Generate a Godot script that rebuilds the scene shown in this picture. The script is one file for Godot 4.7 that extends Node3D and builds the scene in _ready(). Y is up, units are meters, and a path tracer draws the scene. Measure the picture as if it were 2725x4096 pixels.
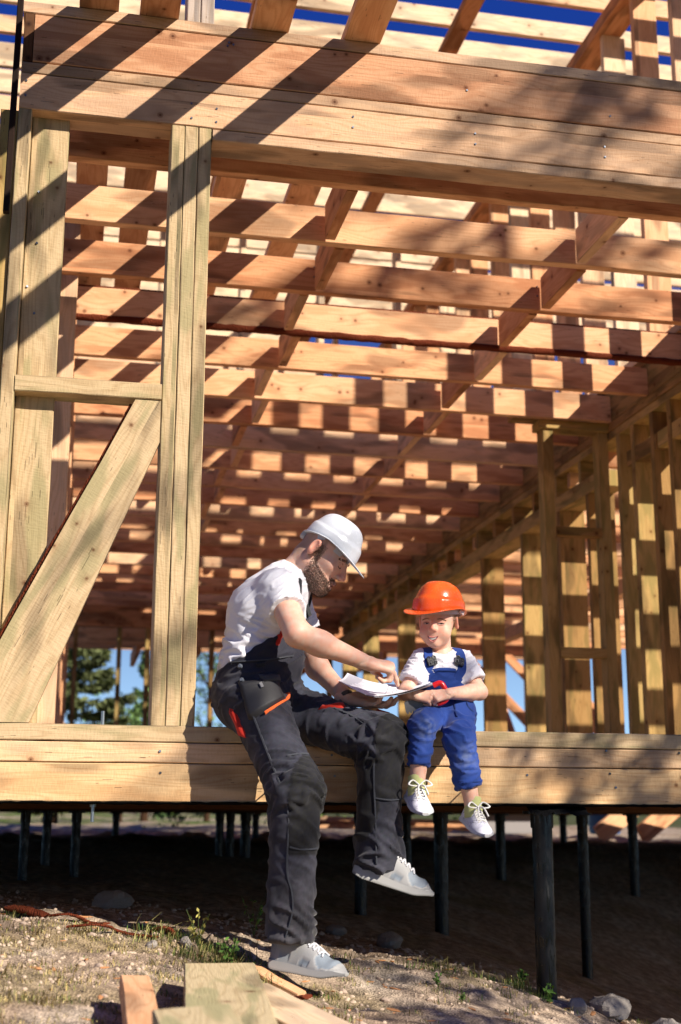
extends Node3D

var M := {}
var rng := RandomNumberGenerator.new()
var used := {}


func _ready():
	setup_camera_and_light()
	make_materials()
	make_prints()
	build_ground()
	build_house()
	build_piles()
	build_far_things()
	build_trees()
	build_people()
	build_foreground()
	build_ground_cover()


func setup_camera_and_light():
	rng.seed = 11
	var cam := Camera3D.new()
	cam.name = "camera"
	var yaw := deg_to_rad(11.56121)
	var pitch := deg_to_rad(13.09834)
	var fw := Vector3(sin(yaw) * cos(pitch), sin(pitch), -cos(yaw) * cos(pitch))
	var rt := Vector3(cos(yaw), 0, sin(yaw))
	var up := rt.cross(fw)
	var roll := deg_to_rad(0.22986)
	cam.transform = Transform3D(Basis(cos(roll) * rt + sin(roll) * up, cos(roll) * up - sin(roll) * rt, -fw), Vector3(-0.26315, -0.29179, 4.45179))
	cam.fov = 42.833
	cam.near = 0.05
	cam.far = 900.0
	var lens := CameraAttributesPhysical.new()
	lens.frustum_focal_length = 45.9
	lens.exposure_aperture = 2.8
	lens.frustum_focus_distance = 4.55
	cam.attributes = lens
	cam.fov = 42.833
	add_child(cam)
	cam.current = true
	var e := Environment.new()
	e.background_mode = Environment.BG_SKY
	var sm := ProceduralSkyMaterial.new()
	sm.sky_top_color = Color(0.058, 0.175, 0.47)
	sm.sky_horizon_color = Color(0.67, 0.83, 0.95)
	sm.sky_curve = 0.09
	sm.ground_bottom_color = Color(0.16, 0.16, 0.11)
	sm.ground_horizon_color = Color(0.28, 0.30, 0.24)
	sm.sky_energy_multiplier = 1.0
	var sky := Sky.new()
	sky.sky_material = sm
	e.sky = sky
	e.ambient_light_source = Environment.AMBIENT_SOURCE_SKY
	e.tonemap_mode = Environment.TONE_MAPPER_LINEAR
	e.tonemap_exposure = 1.66
	e.sdfgi_enabled = true
	e.ssao_enabled = true
	e.ssil_enabled = true
	var we := WorldEnvironment.new()
	we.name = "world_environment"
	we.environment = e
	add_child(we)
	var sun := DirectionalLight3D.new()
	sun.name = "sun"
	sun.light_energy = 1.6
	sun.light_color = Color(1.0, 0.96, 0.90)
	sun.light_angular_distance = 0.5
	sun.shadow_enabled = true
	add_child(sun)
	sun.look_at_from_position(SUN * 20.0, Vector3.ZERO, Vector3.UP)


const SUN := Vector3(0.697, 0.717, 0.90)


# ---------------------------------------------------------------- naming
func numbered(called: String) -> String:
	if not used.has(called):
		used[called] = 0
		return called
	used[called] += 1
	return "%s_%03d" % [called, used[called]]


func tag(o: Node3D, label := "", category := "", group := "", kind := ""):
	if label: o.set_meta("label", label)
	if category: o.set_meta("category", category)
	if group: o.set_meta("group", group)
	if kind: o.set_meta("kind", kind)
	return o


func thing(called: String, label: String, category: String, at := Vector3.ZERO, group := "") -> Node3D:
	var o := Node3D.new()
	o.name = numbered(called)
	add_child(o)
	o.position = at
	tag(o, label, category, group)
	return o


func obj(called: String, mesh: Mesh, mat: Material, parent: Node = null, at := Transform3D.IDENTITY) -> MeshInstance3D:
	var o := MeshInstance3D.new()
	if parent == null:
		o.name = numbered(called)
		add_child(o)
	else:
		var n := called
		var k := 0
		while parent.has_node(n):
			k += 1
			n = "%s_%03d" % [called, k]
		o.name = n
		parent.add_child(o, true)
	o.mesh = mesh
	if mat: o.material_override = mat
	o.transform = at
	return o


# ---------------------------------------------------------------- meshes
class Soup:
	var v := PackedVector3Array()
	var n := PackedVector3Array()
	var c := PackedColorArray()
	var t := PackedVector2Array()
	var i := PackedInt32Array()

	func vert(p: Vector3, nn: Vector3, uv := Vector2.ZERO, col := Color.WHITE) -> int:
		v.append(p)
		n.append(nn)
		t.append(uv)
		c.append(col)
		return v.size() - 1

	func tri(a: int, b: int, d: int):
		# makes the triangle run clockwise as seen from where the normal points
		var g := (v[b] - v[a]).cross(v[d] - v[a])
		if g.dot(n[a] + n[b] + n[d]) > 0.0:
			i.append_array([a, d, b])
		else:
			i.append_array([a, b, d])

	func quad(a: int, b: int, d: int, e: int):
		tri(a, b, d)
		tri(a, d, e)

	func flat(p: Array, uv: Array = [], col := Color.WHITE):
		# a flat polygon (a fan); normal from its first three corners, counter-clockwise from the front
		var nn: Vector3 = (p[1] - p[0]).cross(p[2] - p[0]).normalized()
		var s := v.size()
		for k in p.size():
			vert(p[k], nn, uv[k] if uv else Vector2.ZERO, col)
		for k in range(1, p.size() - 1):
			tri(s, s + k, s + k + 1)

	func smooth():
		n.fill(Vector3.ZERO)
		for k in range(0, i.size(), 3):
			var g := (v[i[k + 2]] - v[i[k]]).cross(v[i[k + 1]] - v[i[k]])
			n[i[k]] += g
			n[i[k + 1]] += g
			n[i[k + 2]] += g
		for k in n.size():
			n[k] = n[k].normalized()

	func add(o: Soup, x := Transform3D.IDENTITY):
		var s := v.size()
		for k in o.v.size():
			v.append(x * o.v[k])
			n.append((x.basis * o.n[k]).normalized())
		c.append_array(o.c)
		t.append_array(o.t)
		for k in o.i:
			i.append(k + s)

	func mesh() -> ArrayMesh:
		var a := []
		a.resize(Mesh.ARRAY_MAX)
		a[Mesh.ARRAY_VERTEX] = v
		a[Mesh.ARRAY_NORMAL] = n
		a[Mesh.ARRAY_COLOR] = c
		a[Mesh.ARRAY_TEX_UV] = t
		a[Mesh.ARRAY_INDEX] = i
		var m := ArrayMesh.new()
		m.add_surface_from_arrays(Mesh.PRIMITIVE_TRIANGLES, a)
		return m


# a sawn board: x along its length, centred, edges eased by e; the grain runs along u
func board_soup(l: float, h: float, w: float, e := 0.003, segs := 1, rough := 0.0) -> Soup:
	var s := Soup.new()
	var hy := h / 2
	var hz := w / 2
	var pr := [Vector2(hy, -hz + e), Vector2(hy, hz - e), Vector2(hy - e, hz), Vector2(-hy + e, hz), Vector2(-hy, hz - e), Vector2(-hy, -hz + e), Vector2(-hy + e, -hz), Vector2(hy - e, -hz)]
	var u0 := rng.randf() * 3.0
	var v0 := rng.randf() * 2.0
	var off := []
	for k in segs + 1:
		off.append(Vector2(rng.randf_range(-1, 1), rng.randf_range(-1, 1)) * rough)
	for f in 8:
		var a: Vector2 = pr[f]
		var b: Vector2 = pr[(f + 1) % 8]
		var d := b - a
		var nn := Vector3(0, -d.y, d.x).normalized()
		if nn.dot(Vector3(0, (a.x + b.x) / 2, (a.y + b.y) / 2)) < 0: nn = -nn
		var va := v0 + a.x + a.y * 1.0 + f * 0.07
		var vb := va + d.length()
		var prev := -1
		for k in segs + 1:
			var x := -l / 2 + l * k / segs
			var q: Vector2 = off[k]
			var w1 := 1.0 if f % 2 == 0 else 0.7
			var i1 := s.vert(Vector3(x, a.x + q.x * w1, a.y + q.y), nn, Vector2(u0 + x, va))
			var i2 := s.vert(Vector3(x, b.x + q.x * w1, b.y + q.y), nn, Vector2(u0 + x, vb))
			if prev >= 0: s.quad(prev, prev + 1, i2, i1)
			prev = i1
	for side in [-1, 1]:
		var q: Vector2 = off[segs if side > 0 else 0]
		var nn := Vector3(side, 0, 0)
		var f0 := s.v.size()
		for k in 8:
			s.vert(Vector3(side * l / 2, pr[k].x + q.x, pr[k].y + q.y), nn, Vector2(u0 + pr[k].x * 0.25, v0 + pr[k].y))
		for k in range(1, 7): s.tri(f0, f0 + k, f0 + k + 1)
	return s


# puts a board with its ends at a and b; "up" is the way its height h points
func board(called: String, a: Vector3, b: Vector3, h: float, w: float, mat: Material, parent: Node = null, up := Vector3.UP, segs := 1, rough := 0.0, e := 0.003) -> MeshInstance3D:
	var x := (b - a).normalized()
	var z := x.cross(up).normalized()
	var y := z.cross(x).normalized()
	return obj(called, board_soup((b - a).length(), h, w, e, segs, rough).mesh(), mat, parent, Transform3D(Basis(x, y, z), (a + b) / 2))


# board given as a box between two corners; its grain runs along the longest side
func beam(called: String, lo: Vector3, hi: Vector3, mat: Material, parent: Node = null, segs := 1, rough := 0.0, e := 0.003) -> MeshInstance3D:
	var d := hi - lo
	var c := (lo + hi) / 2
	if d.x >= d.y and d.x >= d.z:
		return board(called, c - Vector3(d.x / 2, 0, 0), c + Vector3(d.x / 2, 0, 0), d.y, d.z, mat, parent, Vector3.UP, segs, rough, e)
	if d.y >= d.z:
		return board(called, c - Vector3(0, d.y / 2, 0), c + Vector3(0, d.y / 2, 0), d.x, d.z, mat, parent, Vector3.RIGHT, segs, rough, e)
	return board(called, c - Vector3(0, 0, d.z / 2), c + Vector3(0, 0, d.z / 2), d.y, d.x, mat, parent, Vector3.UP, segs, rough, e)


# a tube along points with a radius for each
func tube(pts: Array, radii: Array, sides := 8, capped := true, col := Color.WHITE, squash := Vector3.ZERO, amount := 1.0) -> Soup:
	var s := Soup.new()
	var side := Vector3.ZERO
	var n := pts.size()
	for k in n:
		var p: Vector3 = pts[k]
		var along: Vector3 = (pts[min(k + 1, n - 1)] - pts[max(k - 1, 0)]).normalized()
		if side == Vector3.ZERO:
			side = along.cross(Vector3.UP if absf(along.y) < 0.9 else Vector3.RIGHT).normalized()
		side = (side - along * side.dot(along)).normalized()
		var other := along.cross(side)
		for j in sides:
			var an := TAU * j / sides
			var d := side * cos(an) + other * sin(an)
			var r: float = radii[k] if k < radii.size() else radii[-1]
			var o := d * r
			if squash != Vector3.ZERO: o -= squash * o.dot(squash) * (1.0 - amount)
			s.vert(p + o, d, Vector2(float(j) / sides, float(k)), col)
	for k in n - 1:
		for j in sides:
			var a := k * sides + j
			var b := k * sides + (j + 1) % sides
			s.quad(a, b, b + sides, a + sides)
	if capped:
		for e in [0, n - 1]:
			var nn: Vector3 = (pts[0] - pts[1]).normalized() if e == 0 else (pts[n - 1] - pts[n - 2]).normalized()
			var f := s.vert(pts[e], nn, Vector2.ZERO, col)
			var first := s.v.size()
			for j in sides: s.vert(s.v[e * sides + j], nn, Vector2.ZERO, col)
			for j in sides: s.tri(f, first + j, first + (j + 1) % sides)
	return s


func box_soup(lo: Vector3, hi: Vector3, col := Color.WHITE) -> Soup:
	var s := Soup.new()
	var c := (lo + hi) / 2
	var h := (hi - lo) / 2
	for ax in 3:
		for sg in [-1.0, 1.0]:
			var nn := Vector3.ZERO
			nn[ax] = sg
			var a := Vector3.ZERO
			a[(ax + 1) % 3] = h[(ax + 1) % 3]
			var b := Vector3.ZERO
			b[(ax + 2) % 3] = h[(ax + 2) % 3]
			var p := c + nn * h[ax]
			var f := s.vert(p - a - b, nn, Vector2(0, 0), col)
			s.vert(p + a - b, nn, Vector2(1, 0), col)
			s.vert(p + a + b, nn, Vector2(1, 1), col)
			s.vert(p - a + b, nn, Vector2(0, 1), col)
			s.quad(f, f + 1, f + 2, f + 3)
	return s


func spline(pts: Array, per := 6) -> Array:
	var out := []
	var n := pts.size()
	for k in n - 1:
		var p0 = pts[max(k - 1, 0)]
		var p1 = pts[k]
		var p2 = pts[k + 1]
		var p3 = pts[min(k + 2, n - 1)]
		for j in per:
			var u := float(j) / per
			out.append(0.5 * ((2.0 * p1) + (p2 - p0) * u + (2.0 * p0 - 5.0 * p1 + 4.0 * p2 - p3) * u * u + (3.0 * p1 - p0 - 3.0 * p2 + p3) * u * u * u))
	out.append(pts[n - 1])
	return out


# ---------------------------------------------------------------- materials
func noise(sd: int, freq: float, octaves := 3, type := FastNoiseLite.TYPE_SIMPLEX_SMOOTH) -> FastNoiseLite:
	var n := FastNoiseLite.new()
	n.seed = sd
	n.frequency = freq
	n.noise_type = type
	n.fractal_octaves = octaves
	return n


# noise that closes on itself along the grain
func tiled(n: FastNoiseLite, x: float, y: float, sx: float, sy: float, w: float) -> float:
	var a := n.get_noise_2d(x * sx, y * sy)
	if x < w - 120.0: return a
	return lerpf(a, n.get_noise_2d((x - w) * sx, y * sy), smoothstep(w - 120.0, w, x))


# sawn softwood: u runs 3 m along the grain, v 0.5 m across it; returns [colour, relief]
func wood_images(sd: int, light: Color, dark: Color, stain: Color, stain_amount: float, knots: int) -> Array:
	var w := 1024
	var h := 320
	var r := RandomNumberGenerator.new()
	r.seed = sd
	var warp := noise(sd, 0.012, 2)
	var fibre := noise(sd + 1, 0.35, 2)
	var blot := noise(sd + 2, 0.006, 3)
	var col := PackedByteArray()
	col.resize(w * h * 3)
	var rel := PackedByteArray()
	rel.resize(w * h)
	var kn := []
	for k in knots:
		kn.append([r.randf_range(30, w - 30), r.randf_range(20, h - 20), r.randf_range(2.5, 6.5)])
	var bulge := PackedFloat32Array()
	bulge.resize(w * h)
	var dot := PackedFloat32Array()
	dot.resize(w * h)
	for k in kn:
		var R: float = k[2]
		for y in range(maxi(0, k[1] - R * 7), mini(h, k[1] + R * 7)):
			for x in range(maxi(0, k[0] - R * 8), mini(w, k[0] + R * 8)):
				var dx: float = (x - k[0]) / 0.75
				var dy: float = (y - k[1]) / 1.35
				var d := sqrt(dx * dx + dy * dy) / R
				var q := dx / R
				bulge[y * w + x] += signf(dy) * exp(-absf(dy) / R * 0.5) * exp(-q * q * 0.09) * R * 1.6
				dot[y * w + x] = maxf(dot[y * w + x], clampf(1.35 - d, 0, 1) * (0.8 + 0.2 * sin(d * 9.0)))
				dot[y * w + x] = maxf(dot[y * w + x], 0.35 * exp(-d * 0.55))
	for y in h:
		for x in w:
			var i := y * w + x
			var yy := y + bulge[i]
			var wp := tiled(warp, x, yy, 0.35, 1.2, w)
			var ring := 0.5 + 0.5 * sin(yy * 0.42 + wp * 15.0)
			ring = ring * ring * ring
			var fb := tiled(fibre, x, y, 0.06, 1.3, w)
			var saw := fibre.get_noise_2d(x * 1.3 + y * 0.08, y * 0.1 + 400.0)
			var b := clampf(0.5 + 0.9 * tiled(blot, x, y, 1.0, 2.2, w), 0, 1)
			var k := clampf(0.52 * ring + 0.28 * (fb + 0.3), 0, 1)
			var c := light.lerp(dark, clampf(k * 0.75 + saw * 0.16, 0, 1))
			c = c.lerp(stain, stain_amount * smoothstep(0.45, 0.85, b))
			c = c.darkened(0.22 * smoothstep(0.10, 0.40, tiled(blot, x, y + 700.0, 0.55, 0.9, w)))
			c = c.lerp(Color(0.24, 0.11, 0.05), dot[i] * 0.75)
			if fb > 0.66 and wp > 0.2: c = c.darkened(0.45)
			col[i * 3] = int(clampf(c.r, 0, 1) * 255)
			col[i * 3 + 1] = int(clampf(c.g, 0, 1) * 255)
			col[i * 3 + 2] = int(clampf(c.b, 0, 1) * 255)
			rel[i] = int(clampf(0.5 + fb * 0.28 + saw * 0.3 - ring * 0.12 + dot[i] * 0.12, 0, 1) * 255)
	return [ImageTexture.create_from_image(Image.create_from_data(w, h, false, Image.FORMAT_RGB8, col)), ImageTexture.create_from_image(Image.create_from_data(w, h, false, Image.FORMAT_L8, rel))]


func wood(im: Array, tint: Color, relief := 0.12, rough := 0.82) -> StandardMaterial3D:
	var m := StandardMaterial3D.new()
	m.albedo_texture = im[0]
	m.albedo_color = tint
	m.heightmap_enabled = true
	m.heightmap_texture = im[1]
	m.heightmap_scale = relief
	m.uv1_scale = Vector3(1.0 / 3.0, 2.0, 1)
	m.roughness = rough
	m.metallic_specular = 0.3
	return m


func plain(c: Color, rough := 0.6, spec := 0.5, metal := 0.0) -> StandardMaterial3D:
	var m := StandardMaterial3D.new()
	m.albedo_color = c
	m.roughness = rough
	m.metallic_specular = spec
	m.metallic = metal
	m.vertex_color_use_as_albedo = true
	return m


func noise_texture(size: int, fn: Callable) -> ImageTexture:
	var b := PackedByteArray()
	b.resize(size * size)
	for y in size:
		for x in size:
			b[y * size + x] = int(clampf(fn.call(x, y), 0, 1) * 255)
	return ImageTexture.create_from_image(Image.create_from_data(size, size, false, Image.FORMAT_L8, b))


func relief(m: StandardMaterial3D, tex: Texture2D, scale: float, per_metre: float):
	m.heightmap_enabled = true
	m.heightmap_texture = tex
	m.heightmap_scale = scale
	m.uv1_triplanar = true
	m.uv1_scale = Vector3.ONE * per_metre
	return m


func make_materials():
	var fresh := wood_images(3, Color(0.885, 0.755, 0.615), Color(0.765, 0.585, 0.43), Color(0.80, 0.63, 0.48), 0.6, 24)
	var green := wood_images(8, Color(0.79, 0.72, 0.60), Color(0.65, 0.565, 0.44), Color(0.62, 0.60, 0.47), 0.8, 20)
	var pale := wood_images(15, Color(0.895, 0.81, 0.70), Color(0.785, 0.66, 0.525), Color(0.76, 0.69, 0.61), 0.6, 20)
	var fresh2 := wood_images(27, Color(0.89, 0.745, 0.595), Color(0.77, 0.575, 0.42), Color(0.74, 0.56, 0.42), 0.7, 34)
	M.fresh = wood(fresh, Color(1, 1, 1))
	M.header = wood(pale, Color(0.88, 0.81, 0.765), 0.2)
	M.header_warm = wood(fresh2, Color(0.86, 0.79, 0.765), 0.2)
	M.sill = wood(fresh, Color(0.96, 0.95, 0.88), 0.2)
	M.sill_green = wood(green, Color(0.97, 0.93, 0.88), 0.2)
	M.post = wood(green, Color(0.95, 0.91, 0.85), 0.2)
	M.joist = [wood(fresh, Color(1.0, 0.93, 0.88)), wood(fresh2, Color(0.98, 0.90, 0.84)), wood(pale, Color(1.0, 0.91, 0.84)), wood(fresh2, Color(0.91, 0.80, 0.73))]
	M.olive = [wood(green, Color(0.86, 0.80, 0.62)), wood(green, Color(0.90, 0.82, 0.63)), wood(green, Color(0.80, 0.69, 0.52))]
	M.pale = wood(pale, Color(1.0, 0.98, 0.95))
	M.header_b = wood(pale, Color(0.92, 0.83, 0.77), 0.2)
	M.header_c = wood(pale, Color(0.84, 0.765, 0.71), 0.2)
	M.sill_b = wood(pale, Color(0.97, 0.90, 0.82), 0.2)
	M.offcut = wood(green, Color(1.0, 1.0, 0.95), 0.2)
	M.grey = wood(pale, Color(0.80, 0.81, 0.86))
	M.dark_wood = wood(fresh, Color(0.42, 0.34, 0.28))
	M.shaded_wood = wood(fresh, Color(0.16, 0.12, 0.10))  # near-black tint stands in for shade on the front batten
	M.bark = plain(Color(0.40, 0.19, 0.12), 0.95, 0.2)
	var nb := noise(5, 0.08, 3)
	relief(M.bark, noise_texture(128, func(x, y): return 0.5 + nb.get_noise_2d(x * 2.0, y * 0.6)), 0.6, 8.0)
	M.pile = plain(Color(0.055, 0.055, 0.058), 0.38, 0.5)
	var np := noise(6, 0.05, 4)
	M.pile.roughness_texture = noise_texture(128, func(x, y): return 0.5 + 0.8 * np.get_noise_2d(x * 2.0, y * 0.5))
	M.pile.roughness = 0.7
	M.pile.uv1_triplanar = true
	M.pile.uv1_scale = Vector3.ONE * 4.0
	M.felt = plain(Color(0.07, 0.07, 0.075), 0.95, 0.2)
	relief(M.felt, noise_texture(128, func(x, y): return 0.5 + 0.7 * np.get_noise_2d(x * 3.0, y * 3.0)), 0.2, 10.0)
	M.black = plain(Color(0.045, 0.04, 0.036), 0.9, 0.2)
	M.steel = plain(Color(0.62, 0.66, 0.68), 0.35, 0.5, 0.9)
	M.nail = plain(Color(0.42, 0.44, 0.48), 0.4, 0.5, 0.8)
	# ground
	var gn := noise(21, 0.02, 5)
	var ng := noise(22, 0.09, 3)
	var dirt := StandardMaterial3D.new()
	dirt.vertex_color_use_as_albedo = true
	dirt.roughness = 0.95
	dirt.metallic_specular = 0.2
	var gi := PackedByteArray()
	var sz := 512
	gi.resize(sz * sz * 3)
	var gh := PackedByteArray()
	gh.resize(sz * sz)
	for y in sz:
		for x in sz:
			var a := gn.get_noise_2d(x, y)
			var b := ng.get_noise_2d(x * 1.7, y * 1.7)
			var k := clampf(0.80 + a * 0.35 + b * 0.30, 0.3, 1.0)
			gi[(y * sz + x) * 3] = int(k * 255)
			gi[(y * sz + x) * 3 + 1] = int(k * 0.985 * 255)
			gi[(y * sz + x) * 3 + 2] = int(k * 0.96 * 255)
			gh[y * sz + x] = int(clampf(0.5 + a * 0.35 + b * 0.5, 0, 1) * 255)
	dirt.albedo_texture = ImageTexture.create_from_image(Image.create_from_data(sz, sz, false, Image.FORMAT_RGB8, gi))
	dirt.heightmap_enabled = true
	dirt.heightmap_texture = ImageTexture.create_from_image(Image.create_from_data(sz, sz, false, Image.FORMAT_L8, gh))
	dirt.heightmap_scale = 0.7
	dirt.uv1_triplanar = true
	dirt.uv1_world_triplanar = true
	dirt.uv1_scale = Vector3.ONE * 1.3
	M.dirt = dirt
	M.rock = plain(Color(0.58, 0.55, 0.52), 0.9, 0.3)
	relief(M.rock, noise_texture(128, func(x, y): return 0.5 + 0.6 * ng.get_noise_2d(x * 1.4, y * 1.4)), 0.4, 7.0)
	M.dirt_bits = plain(Color(0.74, 0.66, 0.58), 0.95, 0.2)
	M.chip_bits = plain(Color(0.72, 0.52, 0.36), 0.9, 0.2)
	M.leaf = plain(Color.WHITE, 0.7, 0.3)
	M.leaf.backlight_enabled = true
	M.leaf.backlight = Color(0.25, 0.3, 0.1)
	M.grass = plain(Color.WHITE, 0.75, 0.3)
	M.grass.backlight_enabled = true
	M.grass.backlight = Color(0.25, 0.28, 0.1)
	M.trunk = plain(Color(0.24, 0.17, 0.12), 0.95, 0.2)
	# people
	var weave := noise_texture(64, func(x, y): return 0.5 + 0.25 * sin(x * PI / 2.0) + 0.25 * sin(y * PI / 2.0))
	var fuzz := noise_texture(128, func(x, y): return 0.5 + 0.8 * np.get_noise_2d(x * 5.0, y * 5.0))
	M.skin = plain(Color.WHITE, 0.5, 0.4)
	M.skin.subsurf_scatter_enabled = true
	M.skin.subsurf_scatter_strength = 0.12
	relief(M.skin, fuzz, 0.02, 14.0)
	M.hair = plain(Color.WHITE, 0.6, 0.4)
	M.eye = plain(Color.WHITE, 0.15, 0.5)
	M.shirt = plain(Color.WHITE, 0.85, 0.25)
	relief(M.shirt, fuzz, 0.02, 12.0)
	M.shirt.rim_enabled = true
	M.shirt.rim = 0.2
	M.twill = plain(Color.WHITE, 0.78, 0.3)
	relief(M.twill, weave, 0.025, 22.0)
	M.twill.rim_enabled = true
	M.twill.rim = 0.25
	M.cordura = plain(Color.WHITE, 0.6, 0.5)
	relief(M.cordura, weave, 0.05, 30.0)
	M.plastic = plain(Color.WHITE, 0.16, 0.5)
	M.plastic.roughness = 0.45
	M.plastic.roughness_texture = noise_texture(128, func(x, y): return 0.42 + 0.5 * absf(np.get_noise_2d(x * 1.6, y * 1.6)) + 0.25 * np.get_noise_2d(x * 9.0, y * 3.0))
	M.plastic.uv1_triplanar = true
	M.plastic.uv1_scale = Vector3.ONE * 6.0
	M.plastic_matt = plain(Color.WHITE, 0.4, 0.5)
	M.leather = plain(Color.WHITE, 0.6, 0.4)
	relief(M.leather, fuzz, 0.03, 16.0)


# ---------------------------------------------------------------- ground
var gnoise := noise(31, 0.9, 4)
var gfine := noise(32, 6.0, 3)


func ground_at(x: float, z: float) -> float:
	var xx := clampf(x, -3.0, 4.0)
	var y := -0.665 - 0.10 * xx - 0.055 * xx * absf(xx)
	if xx < 0: y = -0.665 - 0.08 * xx
	y -= 0.05 * exp(-pow((x - 0.6) / 0.3, 2.0) - pow((z - 0.3) / 0.35, 2.0))
	var back := smoothstep(-0.6, -7.0, z)
	y = lerpf(y, -0.50 - 0.012 * clampf(x, 0, 10), back)
	if z > 0.0: y -= 0.13 * minf(z, 2.2) * (1.0 + 0.1 * x)
	var far := smoothstep(-12.0, -16.0, z)
	y = lerpf(y, -0.47, far)
	if z < -30.0: y += (-30.0 - z) * 0.004
	var amp := 1.0 if z > -14.0 else 2.0
	y += 0.035 * gnoise.get_noise_2d(x, z) * amp
	if z > -2.5 and absf(x) < 4.0: y += 0.016 * gfine.get_noise_2d(x, z)
	if z < -3.0 and z > -12.5: y += 0.10 * maxf(0.0, gnoise.get_noise_2d(x * 2.2 + 9.0, z * 2.2)) * smoothstep(-5.0, -7.5, z)
	return y


func build_ground():
	var s := Soup.new()
	var xs := axis([-400, -120, -40, -15, -6, -3, -1.2, 2.4, 4.5, 8, 16, 40, 120, 400], [60, 20, 6, 2, 0.4, 0.12, 0.03, 0.06, 0.2, 0.5, 2, 8, 40])
	var zs := axis([-600, -200, -60, -25, -14, -6, -1.2, 2.0, 3.0, 8, 30, 200], [80, 20, 5, 1.0, 0.25, 0.12, 0.03, 0.1, 0.5, 2.5, 25])
	var nx := xs.size()
	var tone := noise(33, 0.8, 3)
	for z in zs:
		for x in xs:
			var d := tone.get_noise_2d(x, z)
			var c := Color(0.60, 0.475, 0.37).lerp(Color(0.45, 0.34, 0.255), clampf(0.5 + d, 0, 1))
			c = c.lerp(Color(0.66, 0.58, 0.49), clampf(tone.get_noise_2d(x * 2.3 + 7.0, z * 2.3) * 1.3, 0, 1))
			var gr := smoothstep(0.02, 0.28, tone.get_noise_2d(x * 1.4 - 9.0, z * 1.4 + 3.0) + (0.16 if x < 0.35 and z > 0.1 else -0.15))
			c = c.lerp(Color(0.36, 0.29, 0.16), gr * 0.6)
			if z < -16.0: c = c.lerp(Color(0.14, 0.20, 0.05), smoothstep(-16.0, -22.0, z) * smoothstep(-0.25, 0.1, tone.get_noise_2d(x * 0.3, z * 0.3)))
			if z > 2.6 or absf(x) > 9.0: c = c.lerp(Color(0.08, 0.10, 0.035), 0.85)
			s.vert(Vector3(x, ground_at(x, z), z), Vector3.UP, Vector2.ZERO, c)
	for j in zs.size() - 1:
		for i in nx - 1:
			var a := j * nx + i
			s.quad(a, a + 1, a + nx + 1, a + nx)
	s.smooth()
	var g := obj("ground", s.mesh(), M.dirt)
	tag(g, "dry stony earth sloping under and in front of the timber frame", "ground", "", "structure")


func axis(stops: Array, steps: Array) -> Array:
	var out := []
	for k in steps.size():
		var n := maxi(1, int(round((stops[k + 1] - stops[k]) / float(steps[k]))))
		for j in n: out.append(lerpf(stops[k], stops[k + 1], float(j) / n))
	out.append(stops[-1])
	return out


# ---------------------------------------------------------------- the timber frame
func pick(a: Array) -> Material:
	return a[rng.randi() % a.size()]


func prism(pts: Array, z0: float, z1: float, along: Vector2) -> Soup:
	# an upright plank cut to an outline in x and y
	var s := Soup.new()
	var n := pts.size()
	var turn := 0.0
	for k in n: turn += pts[k].cross(pts[(k + 1) % n])
	if turn < 0: pts.reverse()
	var ac := along.orthogonal()
	for z in [z0, z1]:
		var f := s.v.size()
		for p in pts: s.vert(Vector3(p.x, p.y, z), Vector3(0, 0, 1 if z == z1 else -1), Vector2(p.dot(along), p.dot(ac)))
		var tris := Geometry2D.triangulate_polygon(PackedVector2Array(pts))
		for k in range(0, tris.size(), 3): s.tri(f + tris[k], f + tris[k + 1], f + tris[k + 2])
	for k in n:
		var a: Vector2 = pts[k]
		var b: Vector2 = pts[(k + 1) % n]
		var nn := Vector3((b - a).y, -(b - a).x, 0).normalized()
		var f := s.vert(Vector3(a.x, a.y, z0), nn, Vector2(a.dot(along), 0.3))
		s.vert(Vector3(b.x, b.y, z0), nn, Vector2(b.dot(along), 0.3))
		s.vert(Vector3(b.x, b.y, z1), nn, Vector2(b.dot(along), 0.35))
		s.vert(Vector3(a.x, a.y, z1), nn, Vector2(a.dot(along), 0.35))
		s.quad(f, f + 1, f + 2, f + 3)
	return s


func nails(parent: Node, spots: Array, z: float):
	for p in spots:
		var at: Vector3 = parent.to_local(Vector3(p.x, p.y, z)) if parent.is_inside_tree() else Vector3(p.x, p.y, z) - parent.position
		var c := CylinderMesh.new()
		c.top_radius = 0.0042
		c.bottom_radius = 0.0042
		c.height = 0.006
		c.radial_segments = 10
		c.rings = 0
		var x := Transform3D(Basis(Vector3.RIGHT, PI / 2 + rng.randf_range(-0.3, 0.3)), at)
		obj("nail", c, M.nail, parent, x)


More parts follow.
